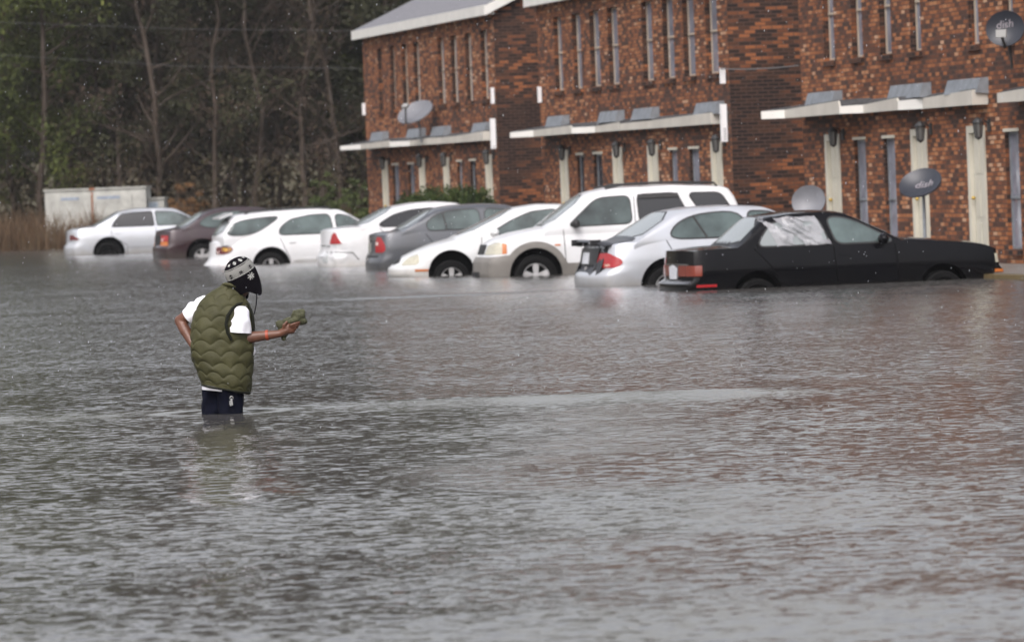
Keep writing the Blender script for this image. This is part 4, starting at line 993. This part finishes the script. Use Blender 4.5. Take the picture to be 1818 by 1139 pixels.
# legs
for (hx, kx, fx, dy) in ((383, 376, 370, .09), (404, 412, 418, -.03)):
    H_, K_, F_ = pp(hx, 668, dy), pp(kx, 738, dy), pp(fx, 845, dy)
    b.capsule(H_, K_, .085, .058); b.capsule(K_, F_, .055, .038); b.capsule(F_+Vector((0, 0, .01)), F_+Vector((.15, .12, -.01)), .036, .03)
rel(b)
ob = b.build('body', M_skin, man)
md = ob.modifiers.new('r', 'REMESH'); md.mode = 'VOXEL'; md.voxel_size = .0055; md.use_smooth_shade = True
sm = ob.modifiers.new('s', 'SMOOTH'); sm.iterations = 3; sm.factor = .5
bpy.context.view_layer.update(); me = evald(ob); ob.modifiers.clear(); ob.data = me; me.shade_smooth()
for s_ in (-1, 1):
    e = MB(); e.ellipsoid(hd(.03*s_, .084, .012), (.012, .012, .012), HM, 12, 8); rel(e).build('eye', mat('eye_white', (.7, .68, .62), .2), man, smooth=60)

# vest: rings of the traced outline; px left, px right, centre depth, half depth
rows = [(694, 360, 444, .0, .155), (684, 357, 445, .0, .16), (664, 350, 447, .0, .165), (640, 343, 449.5, 0, .165), (610, 340.5, 450, 0, .16), (585, 341, 449.5, 0, .155), (562, 344, 448, .0, .145), (548, 348, 445.5, .01, .135),
        (538, 353, 441, .015, .125), (528, 360, 436, .02, .11), (520, 370, 431, .02, .095), (514, 383, 428, .02, .082), (509, 393, 428, .02, .072), (504, 397, 429, .02, .070)]
def vest():
    pyv = [r_[0] for r_ in rows][::-1]
    def at_(py, k): return float(np.interp(py, pyv, [r_[k] for r_ in rows][::-1]))
    NR, NA = 170, 220; vs = []; fs = []; ctr = []
    for j in range(NR+1):
        py = lerp(694, 504, j/NR); g = lambda k: sum(at_(py+d, k) for d in (-4, -2, 0, 2, 4))/5
        l_, r_, cy, hd_ = g(1), g(2), g(3), g(4)
        for i in range(NA):
            a = 2*math.pi*i/NA; ca, sa = math.cos(a), math.sin(a)
            sup = (abs(ca)**2.4+abs(sa)**2.4)**(-1/2.4)
            px = (l_+r_)/2+(r_-l_)/2*ca*sup; dy = cy-hd_*sa*sup
            hem = max(0, (py-600)/94)
            py2 = py+(px-402)*.2*hem*1.15-6*hem*0+ (-3*hem)
            # neck dips toward the front right
            if py < 520: py2 += (520-py)/16*(px-405)*.10
            s_ = (a*.17)/1.0; v_ = (694-py)/250
            u_ = a*.19
            vv = v_+.025*noise.noise((u_*3, v_*3, 2)); hh, am, pr = .080, .042, .125
            zk = lambda k: k*hh+am*abs(math.sin(math.pi*u_/pr+k*math.pi/2))
            k = math.floor(vv/hh)
            if zk(k) > vv: k -= 1
            fr = (vv-zk(k))/max(.01, zk(k+1)-zk(k))
            puff = .0115*(max(0, math.sin(math.pi*fr))**.45)-.004
            puff *= 1 if py < 688 else .2
            wr = .012*noise.noise((u_*5+2, v_*7, 5))+.006*noise.noise((u_*16, v_*14, 1))+.012*noise.noise((u_*2.2, v_*2.5, 9))
            p = pp(px, py2, dy); c = pp((l_+r_)/2, py2, cy); n_ = (p-c); n_.z = 0; n_.normalize()
            vs.append(p+n_*(puff+wr*min(1, (py-500)/20)))
    for j in range(NR):
        for i in range(NA): fs.append((j*NA+i, j*NA+(i+1) % NA, (j+1)*NA+(i+1) % NA, (j+1)*NA+i))
    # turn the hem and collar inwards so the cloth has thickness
    o = len(vs)
    for j in (0, NR):
        cen = sum((Vector(vs[j*NA+i]) for i in range(NA)), Vector())/NA
        for i in range(NA): vs.append(Vector(vs[j*NA+i]).lerp(cen, .10)+Vector((0, 0, .03 if j == 0 else -.04)))
    for i in range(NA):
        fs.append((i, (i+1) % NA, o+(i+1) % NA, o+i)); fs.append((NR*NA+i, NR*NA+(i+1) % NA, o+NA+(i+1) % NA, o+NA+i))
    m = rel(MB().add(vs, fs)); return m.build('vest', M_vest, man, smooth=70)
vs_o = vest()
def ringtube(pts, rad, name, m, par, n=8):
    return rel(MB().tube([pp(*p) for p in pts], rad, n)).build(name, m, par, smooth=60)
# dark binding round the near armhole and down the open front edge
ringtube([(411, 603, -.16), (404, 590, -.165), (401, 575, -.165), (404, 560, -.155), (412, 548, -.135), (421, 541, -.11), (431, 537.5, -.07), (439, 541, -.05), (445, 550, -.06), (448.5, 562, -.07), (450, 580, -.07), (449.5, 600, -.07)], .011, 'armhole_binding', M_bind, vs_o)
ringtube([(358, 683, -.12), (372, 687, -.155), (395, 690.5, -.165), (420, 695, -.16), (438, 697, -.12), (444, 697, -.05)], .007, 'hem_binding', M_bind, vs_o)
ringtube([(396, 506, .02), (399, 504, -.045), (408, 505, -.07), (418, 508, -.07), (427, 513, -.05)], .012, 'collar', M_vest, vs_o)
# sleeves of the T-shirt
def sleeve(path, rads, nm='sleeve', wr=.016):
    m = MB(); pts = []; rr = []
    P_ = [Vector(pp(*p)) for p in path]
    N = 40
    for k in range(N+1):
        t = k/N*(len(P_)-1); i = min(int(t), len(P_)-2); f = t-i; pts.append(P_[i].lerp(P_[i+1], f)); rr.append(lerp(rads[i], rads[i+1], f))
    m.tube(pts, rr, 48)
    out = []
    for q, v in enumerate(m.v):
        v = Vector(v); k = q//48; c = pts[min(k, N)]; d = (v-c).normalized()
        out.append(v+d*(wr*noise.noise((v*11))+wr*.8*noise.noise((v.x*22, v.y*22, v.z*7))))
    m.v = [tuple(v) for v in out]
    m.f = m.f[:-2] if False else m.f
    return rel(m).build(nm, M_cotton, man, smooth=60)
sleeve([(431, 543, -.05), (430, 553, -.07), (427.5, 570, -.085), (426, 590, -.085)], [.035, .066, .080, .086])
sleeve([(374, 537, .03), (359, 545, .045), (346, 554, .08), (339.5, 561, .10)], [.058, .070, .070, .066])
# shirt tail under the vest hem
def skirt():
    vs = []; fs = []; NA = 90; NR = 14
    for j in range(NR+1):
        py = lerp(668, 692, j/NR)
        for i in range(NA):
            a = 2*math.pi*i/NA; px = 395+37*math.cos(a)*(1-.03*j/NR)+1.0*math.sin(a*9); dy = .02-.13*math.sin(a)+.006*math.sin(a*7)
            vs.append(pp(px, py+(px-395)*.10+(3 if px < 395 else 0), dy))
    for j in range(NR):
        for i in range(NA): fs.append((j*NA+i, j*NA+(i+1) % NA, (j+1)*NA+(i+1) % NA, (j+1)*NA+i))
    return rel(MB().add(vs, fs)).build('shirt', M_cotton, man, smooth=60)
skirt()
# loose white tuft at the open front
e = MB(); e.ellipsoid(pp(449, 622, -.02), (.022, .03, .03), fn=lambda v: v*(1+.3*noise.noise(v*60))); rel(e).build('shirt_front', M_cotton, man, smooth=60)
# trousers
def trousers():
    m = MB()
    for (top, mid, low, dy, r0, r1, r2) in (((381, 676), (377, 706), (376, 760), .07, .100, .088, .078), ((408, 678), (409, 708), (411, 760), -.03, .098, .090, .084)):
        pts = []; rr = []
        for k in range(33):
            t = k/32
            if t < .5: q = (lerp(top[0], mid[0], t*2), lerp(top[1], mid[1], t*2)); r_ = lerp(r0, r1, t*2)
            else: q = (lerp(mid[0], low[0], t*2-1), lerp(mid[1], low[1], t*2-1)); r_ = lerp(r1, r2, t*2-1)
            pts.append(pp(q[0], q[1], dy)); rr.append(r_)
        a = MB().tube(pts, rr, 40)
        a.v = [tuple(Vector(v)+(Vector(v)-pts[min(i//40, 32)]).normalized()*(.022*noise.noise((v[0]*9, v[1]*9, v[2]*5))+.013*noise.noise((v[0]*20, v[1]*20, v[2]*14)))) for i, v in enumerate(a.v)]
        m.add(a.v, a.f)
    m.ellipsoid(pp(394, 668, .02), (.150, .12, .09))
    m = rel(m); o = m.build('trousers', M_denim, man)
    md = o.modifiers.new('r', 'REMESH'); md.mode = 'VOXEL'; md.voxel_size = .008; s2 = o.modifiers.new('s', 'SMOOTH'); s2.iterations = 4
    bpy.context.view_layer.update(); me = evald(o); o.modifiers.clear(); o.data = me; me.shade_smooth(); return o
tr = trousers()
# keys hanging at the back pocket
k = MB(); kd = -.165
k.lathe([(.010, -.0015), (.014, 0), (.010, .0015)], 'Y', pp(411, 706, kd), 14)
for a, b_ in (((411, 707), (409.5, 720)), ((411, 707), (412.5, 719)), ((411, 707), (411, 717))):
    k.tube([pp(a[0], a[1], kd), pp(b_[0], b_[1], kd-.01)], .006, 6)
k.box(*[x for x in (pp(409.7, 712, 0).x, pp(412.3, 712, 0).x)], YP+kd-.012, YP+kd, pp(411, 716, 0).z, pp(411, 709, 0).z)
rel(k).build('keys', mat('key_metal', (.28, .28, .27), .3, metal=.3), tr)

# knitted hat with ear flaps: colour bands and stars laid out in hat coordinates
hat_m = [mat('black_knit', (.006, .005, .007), .95, spec=.05, bump=.5, bscale=200), mat('pale_grey_knit', (.24, .24, .225), .95, spec=.1, bump=.5, bscale=200), mat('white_knit', (.5, .5, .47), .9, bump=.5, bscale=200)]
def star(u, v, r_, n=8):
    d = math.hypot(u, v)
    if d > r_ or d < r_*.16: return False
    a = math.atan2(v, u)*n/(2*math.pi); f = abs(a-round(a))*2*math.pi/n
    t = d/r_; wdt = .30*math.sin(math.pi*min(1, t*.92+.06))*.42
    return f*d < r_*wdt
def hat():
    NA, NV = 380, 240; vs = []; fs = []; mi = []
    Rh = .098; ys = 1.14
    info = []
    for j in range(NV+1):
        for i in range(NA):
            a = 2*math.pi*i/NA                        # 0 = right ear, 90 = face
            flap = max(0, math.cos(a-R(8)))**5+max(0, -math.cos(a+R(8)))**5
            back = max(0, -math.sin(a))
            brow = max(0, math.sin(a))
            low = -.035-.092*flap-.02*back+.045*brow
            v = j/NV
            s_ = v*(math.pi/2*.10+(.085-low))          # arc length from the crown
            dome = .155
            if s_ < dome:
                t = s_/dome; th = t*math.pi/2; r_ = Rh*math.sin(th)**.9 if th > 0 else 0; z = .028+.098*math.cos(th)
            else: r_ = Rh-.10*max(0, s_-dome-.04)**1.0*.9; z = .028-(s_-dome)
            r_ += .0015*math.sin(a*60)*min(1, s_*20)
            x, y = r_*math.cos(a), r_*math.sin(a)*ys
            vs.append(hd(x, y-.006, z)); info.append((a, s_, z))
    for j in range(NV):
        for i in range(NA):
            fs.append((j*NA+i, (j+1)*NA+i, (j+1)*NA+(i+1) % NA, j*NA+(i+1) % NA))
            a, s_, z = info[j*NA+i]; u = a*Rh*1.05; m_ = 0
            zz = .16-s_                                # going down from the crown
            if s_ < .090:                              # crown: black with white flowers
                k_ = 2*math.pi*Rh*1.05/9; uu = (u+.5*k_) % k_-k_/2; m_ = 2 if star(uu*min(1, s_/.09+.15), s_-.064, .020) else 0
            elif s_ < .094: m_ = 0
            elif s_ < .108:
                m_ = 1 if (.096 < s_ < .102 or (int(u/.006) % 2 and s_ > .104)) else 0
            elif s_ < .172:
                m_ = 1
                k_ = 2*math.pi*Rh*1.05/8; uu = (u+.2*k_) % k_-k_/2
                if star(uu, s_-.149, .020): m_ = 0
                if s_ > .168: m_ = 2 if int(u/.008) % 2 else 1
            else:
                m_ = 0
                ua = u if u < math.pi*Rh*1.05 else u-2*math.pi*Rh*1.05
                if star(ua+.004, s_-.208, .032) : m_ = 2
                if star(abs(ua)-math.pi*Rh*1.05, s_-.208, .032): m_ = 2
            mi.append(m_)
    m = MB(); m.v = [tuple(v) for v in vs]; m.f = fs; m.m = mi
    rel(m); o = m.build('knit_hat', hat_m, man, smooth=60)
    s2 = o.modifiers.new('t', 'SOLIDIFY'); s2.thickness = .006; s2.offset = 0
    return o
ht = hat()
ringtube([(455, 516, -.05), (456, 527, -.05), (455, 540, -.05), (453, 550, -.05), (451, 558, -.055)], .0045, 'chin_cord', hat_m[0], ht, 6)
# orange wristband
wb_ = MB(); c = lerp(ER, WR, .72); ax_ = (WR-ER).normalized(); wb_.tube([c-ax_*.011, c-ax_*.010, c+ax_*.010, c+ax_*.011], [.030, .0375, .0368, .030], 28); rel(wb_).build('wristband', mat('orange_band', (.30, .05, .02), .5), man, smooth=40)
# folded olive cloth held in the right hand: a thing of its own
cb = MB()
def lump(c, r_, rot=0, seed=0.):
    cb.ellipsoid(pp(*c), r_, Matrix.Rotation(R(rot), 3, 'Y'), 30, 20, fn=lambda v: v*(1+.22*noise.noise(v*28+Vector((seed, 0, 0)))+.12*noise.noise(v*70)))
lump((529, 561, -.10), (.052, .045, .048), -35, 1); lump((536, 556, -.10), (.03, .03, .026), -50, 11); lump((524, 567, -.11), (.050, .04, .026), -20, 2); lump((537, 569, -.09), (.034, .04, .030), 10, 3)
lump((512, 570, -.075), (.05, .03, .03), -15, 4); lump((499, 576, -.07), (.040, .03, .030), 40, 5); lump((503, 590, -.07), (.032, .03, .042), -25, 6); lump((503, 599, -.075), (.016, .02, .024), -25, 8); lump((514, 578, -.075), (.045, .028, .03), -20, 7)
c0 = pp(515, 575, -.09); cb.v = [tuple(Vector(v)-c0) for v in cb.v]
co = cb.build('folded_cloth', mat('olive_cloth', (.050, .052, .024), .85, var=.3, vscale=18, bump=.6, bscale=45)); co.location = c0
md = co.modifiers.new('r', 'REMESH'); md.mode = 'VOXEL'; md.voxel_size = .005
bpy.context.view_layer.update(); me = evald(co); co.modifiers.clear(); co.data = me; me.shade_smooth()
tag(co, 'crumpled olive cloth held in the raised right hand of the wading man', 'cloth')
# ------------------------------------------------------------------ metal box, grass, hedge, wood
def crate(label, px0, px1, pytop, Y, depth, nm):
    a, b_ = P(px0, pytop, Y), P(px1, pytop, Y); Wd = b_.x-a.x; top = a.z; z0 = .02
    r_ = empty(nm, (a.x, Y, z0), R(-2), label, 'metal box', 'weathered white metal boxes at the edge of the wood')
    h = top-z0; m = mat('chalky_white', (.36, .36, .33), .7, var=.22, vscale=3.5, bump=.3, bscale=12)
    MB().box(0, Wd, 0, depth, 0, h-.05).build('casing', m, r_)
    MB().box(-.03, Wd+.03, -.04, depth+.04, h-.05, h).build('lid', m, r_)
    return r_, Wd, h, m
cr, Wd, h, m = crate('long weathered white metal box behind the leftmost silver sedan', 79, 259, 337, 152, 1.4, 'utility_box')
for x0, x1 in ((.38, 1.38), (1.46, Wd-.42)):
    f = MB().box(x0, x1, -.03, -.002, .1, h-.22).build('side_panel', m, cr)
    MB().box(x0+.1, x1-.35, -.036, -.031, h-.34, h-.26).build('faded_stripe', mat('faded_blue', (.22, .26, .32), .6, var=.3, vscale=9), f)
MB().box(1.40, 1.44, -.035, -.002, .1, h-.12).build('rusty_stay', mat('rust', (.30, .12, .06), .8, var=.3), cr)
MB().box(1.34, 1.50, -.05, -.04, h-.06, h-.0).build('rust_patch', mat('rust', (.30, .12, .06)), cr)
cr2, Wd2, h2, m = crate('smaller white metal box with bluish panel beside the long one', 262, 291, 351, 152.5, 1.0, 'utility_box')
MB().box(.03, Wd2*.62, -.02, -.002, h2-.45, h2-.14).build('side_panel', mat('blue_grey_panel', (.26, .31, .36), .6, var=.3, vscale=8), cr2)

def blades(n, region, hmin, hmax, wd, rnd, lean=.3, dens=None):
    vs = []; fs = []
    for k in range(n):
        x, y = region(rnd); h = rnd.uniform(hmin, hmax)
        if dens: h *= dens(x, y)
        a = rnd.uniform(0, math.pi); lx, ly = rnd.gauss(0, lean)*h, rnd.gauss(0, lean)*h; dx, dy = math.cos(a)*wd, math.sin(a)*wd
        o = len(vs); vs += [(x-dx, y-dy, -.1), (x+dx, y+dy, -.1), (x+dx*.7+lx*.4, y+dy*.7+ly*.4, h*.55), (x-dx*.7+lx*.4, y-dy*.7+ly*.4, h*.55), (x+lx, y+ly, h)]
        fs += [(o, o+1, o+2, o+3), (o+3, o+2, o+4)]
    return MB().add(vs, fs)
DRY = [(0, (.04, .026, .016)), (.4, (.085, .052, .030)), (.75, (.14, .095, .058)), (1, (.11, .09, .05))]
m_dry = leaf_mat('dry_grass', DRY, .8)
rnd = random.Random(5)
g = blades(26000, lambda r: (r.uniform(-20, 7), 148+r.random()**1.5*10), .25, .95, .012, rnd, .22, lambda x, y: .6+.7*max(0, .5+noise.noise((x*.7, y*.5, 1)))+(.25 if x < -12 else 0))
tag(g.build('dry_grass', m_dry, fix=False), 'dry brown grass along the water edge at the wood', 'grass', kind='stuff')

def leafcloud(vs, fs, c, r_, n, size, rnd, flat=1.):
    for k in range(n):
        while True:
            p = Vector((rnd.uniform(-1, 1), rnd.uniform(-1, 1), rnd.uniform(-1, 1)))
            if p.length < 1: break
        p = Vector((p.x*r_[0], p.y*r_[1], p.z*r_[2]))+c
        s_ = size*rnd.uniform(.5, 1.4); u = Vector((rnd.gauss(0, 1), rnd.gauss(0, 1), rnd.gauss(0, 1))).normalized()
        w_ = u.cross(Vector((rnd.gauss(0, 1), rnd.gauss(0, 1), rnd.gauss(0, 1)))).normalized()
        o = len(vs); vs += [p-u*s_, p+w_*s_*.45, p+u*s_, p-w_*s_*.45]; fs.append((o, o+1, o+2, o+3))

def limb(b, p0, d, ln, r0, lvl, rnd, tips, up=.15, wig=.25):
    pts = [Vector(p0)]; d = Vector(d).normalized(); n = 5; rr = [r0]
    for k in range(n):
        d = (d+Vector((rnd.gauss(0, wig), rnd.gauss(0, wig), rnd.gauss(0, wig)+up))*.5).normalized()
        pts.append(pts[-1]+d*ln/n); rr.append(r0*(1-.16*(k+1)))
    b.tube(pts, rr, 5 if lvl else 7, cap=False)
    for p in pts[2:]: tips.append(p)
    if lvl > 0:
        for k in range(rnd.choice((2, 3, 4)) if lvl > 1 else 3):
            i = rnd.randint(1, n); a = rnd.uniform(0, 2*math.pi)
            nd = (d+Vector((math.cos(a), math.sin(a), rnd.uniform(-.1, .6)))*.9)
            limb(b, pts[i], nd, ln*rnd.uniform(.45, .7), rr[i]*.55, lvl-1, rnd, tips, up, wig)

BARK = leaf_mat('bark', [(0, (.03, .023, .018)), (.5, (.06, .046, .036)), (1, (.11, .09, .075))], 1.2)
BARK_P = leaf_mat('pale_bark', [(0, (.028, .020, .016)), (.5, (.052, .039, .031)), (1, (.085, .068, .055))], 1.2)
GREEN = leaf_mat('green_leaves', [(0, (.022, .027, .012)), (.45, (.052, .064, .020)), (.8, (.090, .106, .028)), (1, (.14, .15, .04))], .55)
DKGREEN = leaf_mat('dark_leaves', [(0, (.021, .021, .013)), (.5, (.044, .046, .025)), (1, (.075, .076, .038))], .55)
BROWNL = leaf_mat('brown_leaves', [(0, (.024, .018, .014)), (.5, (.050, .036, .027)), (.85, (.080, .056, .042)), (1, (.11, .072, .048))], .55)

def make_tree(kind, seed, height):
    rnd = random.Random(seed); root = empty('tree', (0, 0, 0))
    b = MB(); tips = []; ns = 14; pts = []; rr = []
    r0 = .05+.04*rnd.random() if kind == 'bare' else .08+.05*rnd.random()
    x = y = 0.; sx, sy = rnd.gauss(0, .5), rnd.gauss(0, .5)
    for k in range(ns+1):
        t = k/ns; pts.append(Vector((x, y, height*t*.92-.4))); rr.append(r0*(1-.8*t)+.012)
        x += rnd.gauss(0, .10)+sx*.03; y += rnd.gauss(0, .10)+sy*.03
    b.tube(pts, rr, 9, cap=False)
    nl = 24 if kind != 'bare' else 30
    for k in range(nl):
        t = .12+.84*(k+rnd.random())/nl; i = min(int(t*ns), ns-1); p = pts[i].lerp(pts[i+1], t*ns-i); a = rnd.uniform(0, 2*math.pi)
        limb(b, p, (math.cos(a), math.sin(a), rnd.uniform(.1, .9)), (.9+2.4*(1-abs(t-.55)))*rnd.uniform(.5, 1.1), rr[i]*.42, 2, rnd, tips, .12, .22)
    b.build('trunk', BARK_P if kind == 'bare' and seed % 2 else BARK, root, fix=False, smooth=60)
    vs = []; fs = []
    if kind == 'bare':
        for p in rnd.sample(tips, min(len(tips), 420)):
            leafcloud(vs, fs, p, (.45, .45, .4), 9, .055, rnd)
        mt = BROWNL
    else:
        for p in rnd.sample(tips, min(len(tips), 620)):
            leafcloud(vs, fs, p, (.42, .42, .30), 22, .075, rnd)
        mt = GREEN if kind == 'green' else DKGREEN
    MB().add(vs, fs).build('crown', mt, root, fix=False)
    return root
protos = {'green': [make_tree('green', 11, 13), make_tree('green', 12, 15)], 'bare': [make_tree('bare', 21, 14), make_tree('bare', 22, 13), make_tree('bare', 24, 15)], 'dark': [make_tree('dark', 31, 14), make_tree('dark', 32, 16)]}
table = {}
for c in COL.objects:
    if c.parent: table.setdefault(c.parent.name, []).append(c)
used = set()
# (px, distance, kind) read from the photograph, front rows first
spots = [(-60, 160, 'green'), (25, 163, 'green'), (75, 161, 'green'), (128, 166, 'green'), (178, 163, 'bare'), (222, 162, 'dark'), (262, 165, 'bare'), (297, 161, 'bare'), (322, 163, 'bare'), (350, 167, 'bare'), (383, 161, 'dark'),
         (425, 164, 'dark'), (462, 162, 'bare'), (500, 166, 'dark'), (536, 161, 'bare'), (572, 164, 'dark'), (612, 162, 'bare'), (650, 166, 'green'), (700, 163, 'dark'),
         (-10, 170, 'dark'), (50, 172, 'green'), (110, 171, 'dark'), (160, 173, 'green'), (205, 171, 'dark'), (250, 172, 'dark'), (300, 173, 'dark'), (340, 172, 'dark'), (395, 173, 'bare'), (440, 171, 'dark'), (490, 173, 'dark'), (545, 171, 'dark'), (600, 173, 'green'), (660, 171, 'dark'), (730, 172, 'dark'),
         (-200, 165, 'green'), (-130, 170, 'dark'), (-330, 168, 'bare'), (-450, 166, 'green'), (790, 166, 'green'), (880, 170, 'dark'), (980, 166, 'bare'), (1090, 168, 'dark')]
rk_ = random.Random(3)
LAB = {'green': 'leafy green tree', 'bare': 'brown twiggy tree', 'dark': 'dull dark tree'}
def side(px, Y):
    row = ', front row' if Y < 169 else ', second row'
    if px < 0: w_ = 'beyond the left border'
    elif px < 60: w_ = 'left of the metal boxes'
    elif px < 300: w_ = 'behind the metal boxes'
    elif px < 480: w_ = 'above the maroon sedan'
    elif px < 660: w_ = 'beside the farthest building'
    else: w_ = 'behind the buildings'
    return w_+row
seen = {}
items = []
for px, Y, kind in spots:
    nm = LAB[kind]+' '+side(px, Y); seen.setdefault(nm, []).append(px)
for px, Y, kind in spots:
    src = protos[kind][rk_.randrange(len(protos[kind]))]
    p = P(px, 440, Y)
    if src.name in used: o = copy_tree(src, None, table)
    else: o = src; used.add(src.name)
    o.location = (p.x, p.y, .0 if Y < 165 else .1); o.rotation_euler = (0, 0, rk_.uniform(0, 6.28)); s_ = rk_.uniform(.9, 1.15); o.scale = (s_, s_, s_*rk_.uniform(.92, 1.1))
    nm = LAB[kind]+' '+side(px, Y); q = sorted(seen[nm])
    if len(q) > 1:
        k = q.index(px); od = ['first', 'second', 'third', 'fourth', 'fifth', 'sixth'][k]
        nm += ', '+('leftmost' if k == 0 else od+' from left')
    tag(o, nm, 'tree', 'trees of the wood behind the flooded lot')
for k_, l_ in protos.items():
    for r_ in l_:
        if r_.name not in used:
            for c in table.get(r_.name, []): bpy.data.objects.remove(c)
            bpy.data.objects.remove(r_)
# far mass of the wood, one band of foliage behind the trees one can tell apart
vs = []; fs = []; r2 = random.Random(9)
for k in range(900):
    x = r2.uniform(-42, 36); y = r2.uniform(178, 190); z = r2.random()*15
    leafcloud(vs, fs, Vector((x, y, z)), (1.7, 1.7, 1.5), 90, .20, r2)
tag(MB().add(vs, fs).build('distant_wood', leaf_mat('wood_mass', [(0, (.018, .016, .012)), (.5, (.05, .043, .03)), (.8, (.075, .066, .04)), (1, (.10, .10, .05))], .25), fix=False), 'deep shady wood closing the view behind the nearer trees', 'wood', kind='stuff')
# undergrowth
vs = []; fs = []
for k in range(620):
    x = r2.uniform(-24, 12); y = r2.uniform(155.5, 168); z = r2.random()**1.6*2.4
    leafcloud(vs, fs, Vector((x, y, z)), (.7, .7, .55), 60, .06, r2)
for k in range(700):
    x = r2.uniform(-22, 10); y = r2.uniform(159, 170); z = 2+r2.random()*9
    leafcloud(vs, fs, Vector((x, y, z)), (.6, .6, .9), 44, .06, r2)
tag(MB().add(vs, fs).build('undergrowth', leaf_mat('brush', [(0, (.022, .018, .011)), (.4, (.042, .033, .020)), (.7, (.056, .042, .024)), (1, (.042, .052, .020))], .5), fix=False), 'tangled brown and green brush at the foot of the wood', 'undergrowth', kind='stuff')

def bush(px, pytop, Y, hw, n, m, label, nm='bush', hmul=1., group=None, size=.035):
    t = P(px, pytop, Y); root = empty(nm, (t.x, t.y, .0), 0, label, 'bush', group); r3 = random.Random(int(px)); H_ = t.z*1.12
    st = MB(); vs = []; fs = []
    for k in range(9):
        a = r3.uniform(0, 6.28); d = hw*.6*r3.random(); q = Vector((math.cos(a)*d, math.sin(a)*d, H_*.8))
        st.tube([(q.x*.2, q.y*.2, -.1), (q.x*.5, q.y*.5, H_*.4), q], [.018, .012, .005], 5)
    for k in range(int(n)):
        a = r3.uniform(0, 6.28); d = hw*r3.random()**.5; zz = r3.random()
        k_ = math.sqrt(max(0, 1-(d/hw)**2.5))
        leafcloud(vs, fs, Vector((math.cos(a)*d, math.sin(a)*d*.7, H_*(.15+.8*zz*k_))), (.14, .14, .10), 26, size, r3)
    st.build('stem', BARK, root, fix=False); MB().add(vs, fs).build('foliage', m, root, fix=False)
    return root
HEDGE = leaf_mat('hedge_leaves', [(0, (.012, .022, .008)), (.5, (.035, .055, .018)), (1, (.08, .10, .03))], 3)
for i, (px, py, hw) in enumerate(((728, 348, .42), (755, 341, .42), (785, 336.5, .5), (818, 338, .48), (848, 341, .45))):
    q = P(px, 400, 112)
    Yb = 104+ (848-px)*.045
    bush(px, py, Yb, hw, 420, HEDGE, ['lowest clipped green bush at the left end of the hedge', 'second green bush of the hedge before the farthest building', 'tallest green bush in the middle of the hedge', 'fourth green bush of the hedge before the farthest building', 'rightmost green bush of the hedge, beside the dark end wall'][i], group='bushes before the farthest building')
YG = leaf_mat('yellow_green_leaves', [(0, (.025, .032, .010)), (.5, (.05, .066, .022)), (1, (.09, .11, .035))], 2)
bush(572, 312, 150, .55, 60, YG, 'bright green shrub at the edge of the wood above the white wagon', size=.06)
bush(640, 320, 146, .7, 80, YG, 'yellowish shrub growing against the corner of the farthest building', size=.06)
bush(330, 330, 151, .75, 80, leaf_mat('rust_brush', [(0, (.06, .035, .018)), (1, (.20, .11, .05))], 2), 'rust-brown dead shrub right of the metal boxes', size=.06)

# unseen treeline added behind the camera, darkening what the car paint and glass mirror
vs = []; fs = []; r5 = random.Random(19)
for k in range(900):
    a = r5.uniform(-1.25, 1.25); d = r5.uniform(58, 68); z = r5.random()*15
    leafcloud(vs, fs, Vector((math.sin(a)*d, -math.cos(a)*d, z)), (3, 3, 2.5), 40, .45, r5)
tag(MB().add(vs, fs).build('distant_wood', DKGREEN, fix=False), 'unseen wood added behind the viewer to darken reflections in the cars', 'wood', kind='stuff')

# rain in the air
vs = []; fs = []; r4 = random.Random(77)
for k in range(int(NDROPS*.7)):
    Y = r4.uniform(26, 120); x = r4.uniform(-.115, .115)*Y; z = 1.6+r4.uniform(-.085, .04)*Y
    if z < .02: continue
    z = min(z, 12); s_ = r4.uniform(.0010, .0020)*(1+Y*.008); l_ = s_*r4.uniform(2, 4); o = len(vs); lx = l_*.12
    vs += [(x-s_, Y, z), (x, Y-s_, z), (x+s_, Y, z), (x, Y+s_, z), (x+lx, Y, z+l_), (x-lx, Y, z-l_)]
    fs += [(o, o+1, o+4), (o+1, o+2, o+4), (o+2, o+3, o+4), (o+3, o, o+4), (o+1, o, o+5), (o+2, o+1, o+5), (o+3, o+2, o+5), (o, o+3, o+5)]
tag(MB().add(vs, fs).build('rain', mat('rain_drop', (.5, .52, .55), .1, spec=1), fix=False), 'fine raindrops falling through the air', 'rain', kind='stuff')
# ------------------------------------------------------------------ hazy wet air
HAZE = .00016
if HAZE:
    hb = MB().box(-60, 60, -5, 200, -1.5, 24)
    o = hb.build('haze', None or bpy.data.materials.new('haze_air')); m = o.data.materials[0]; m.use_nodes = True
    n = m.node_tree.nodes; n.clear(); v = n.new('ShaderNodeVolumePrincipled'); v.inputs['Color'].default_value = (.85, .87, .9, 1); v.inputs['Density'].default_value = HAZE
    oo = n.new('ShaderNodeOutputMaterial'); m.node_tree.links.new(v.outputs[0], oo.inputs['Volume']); tag(o, 'thin grey haze of rain over the whole place', 'haze', kind='stuff')
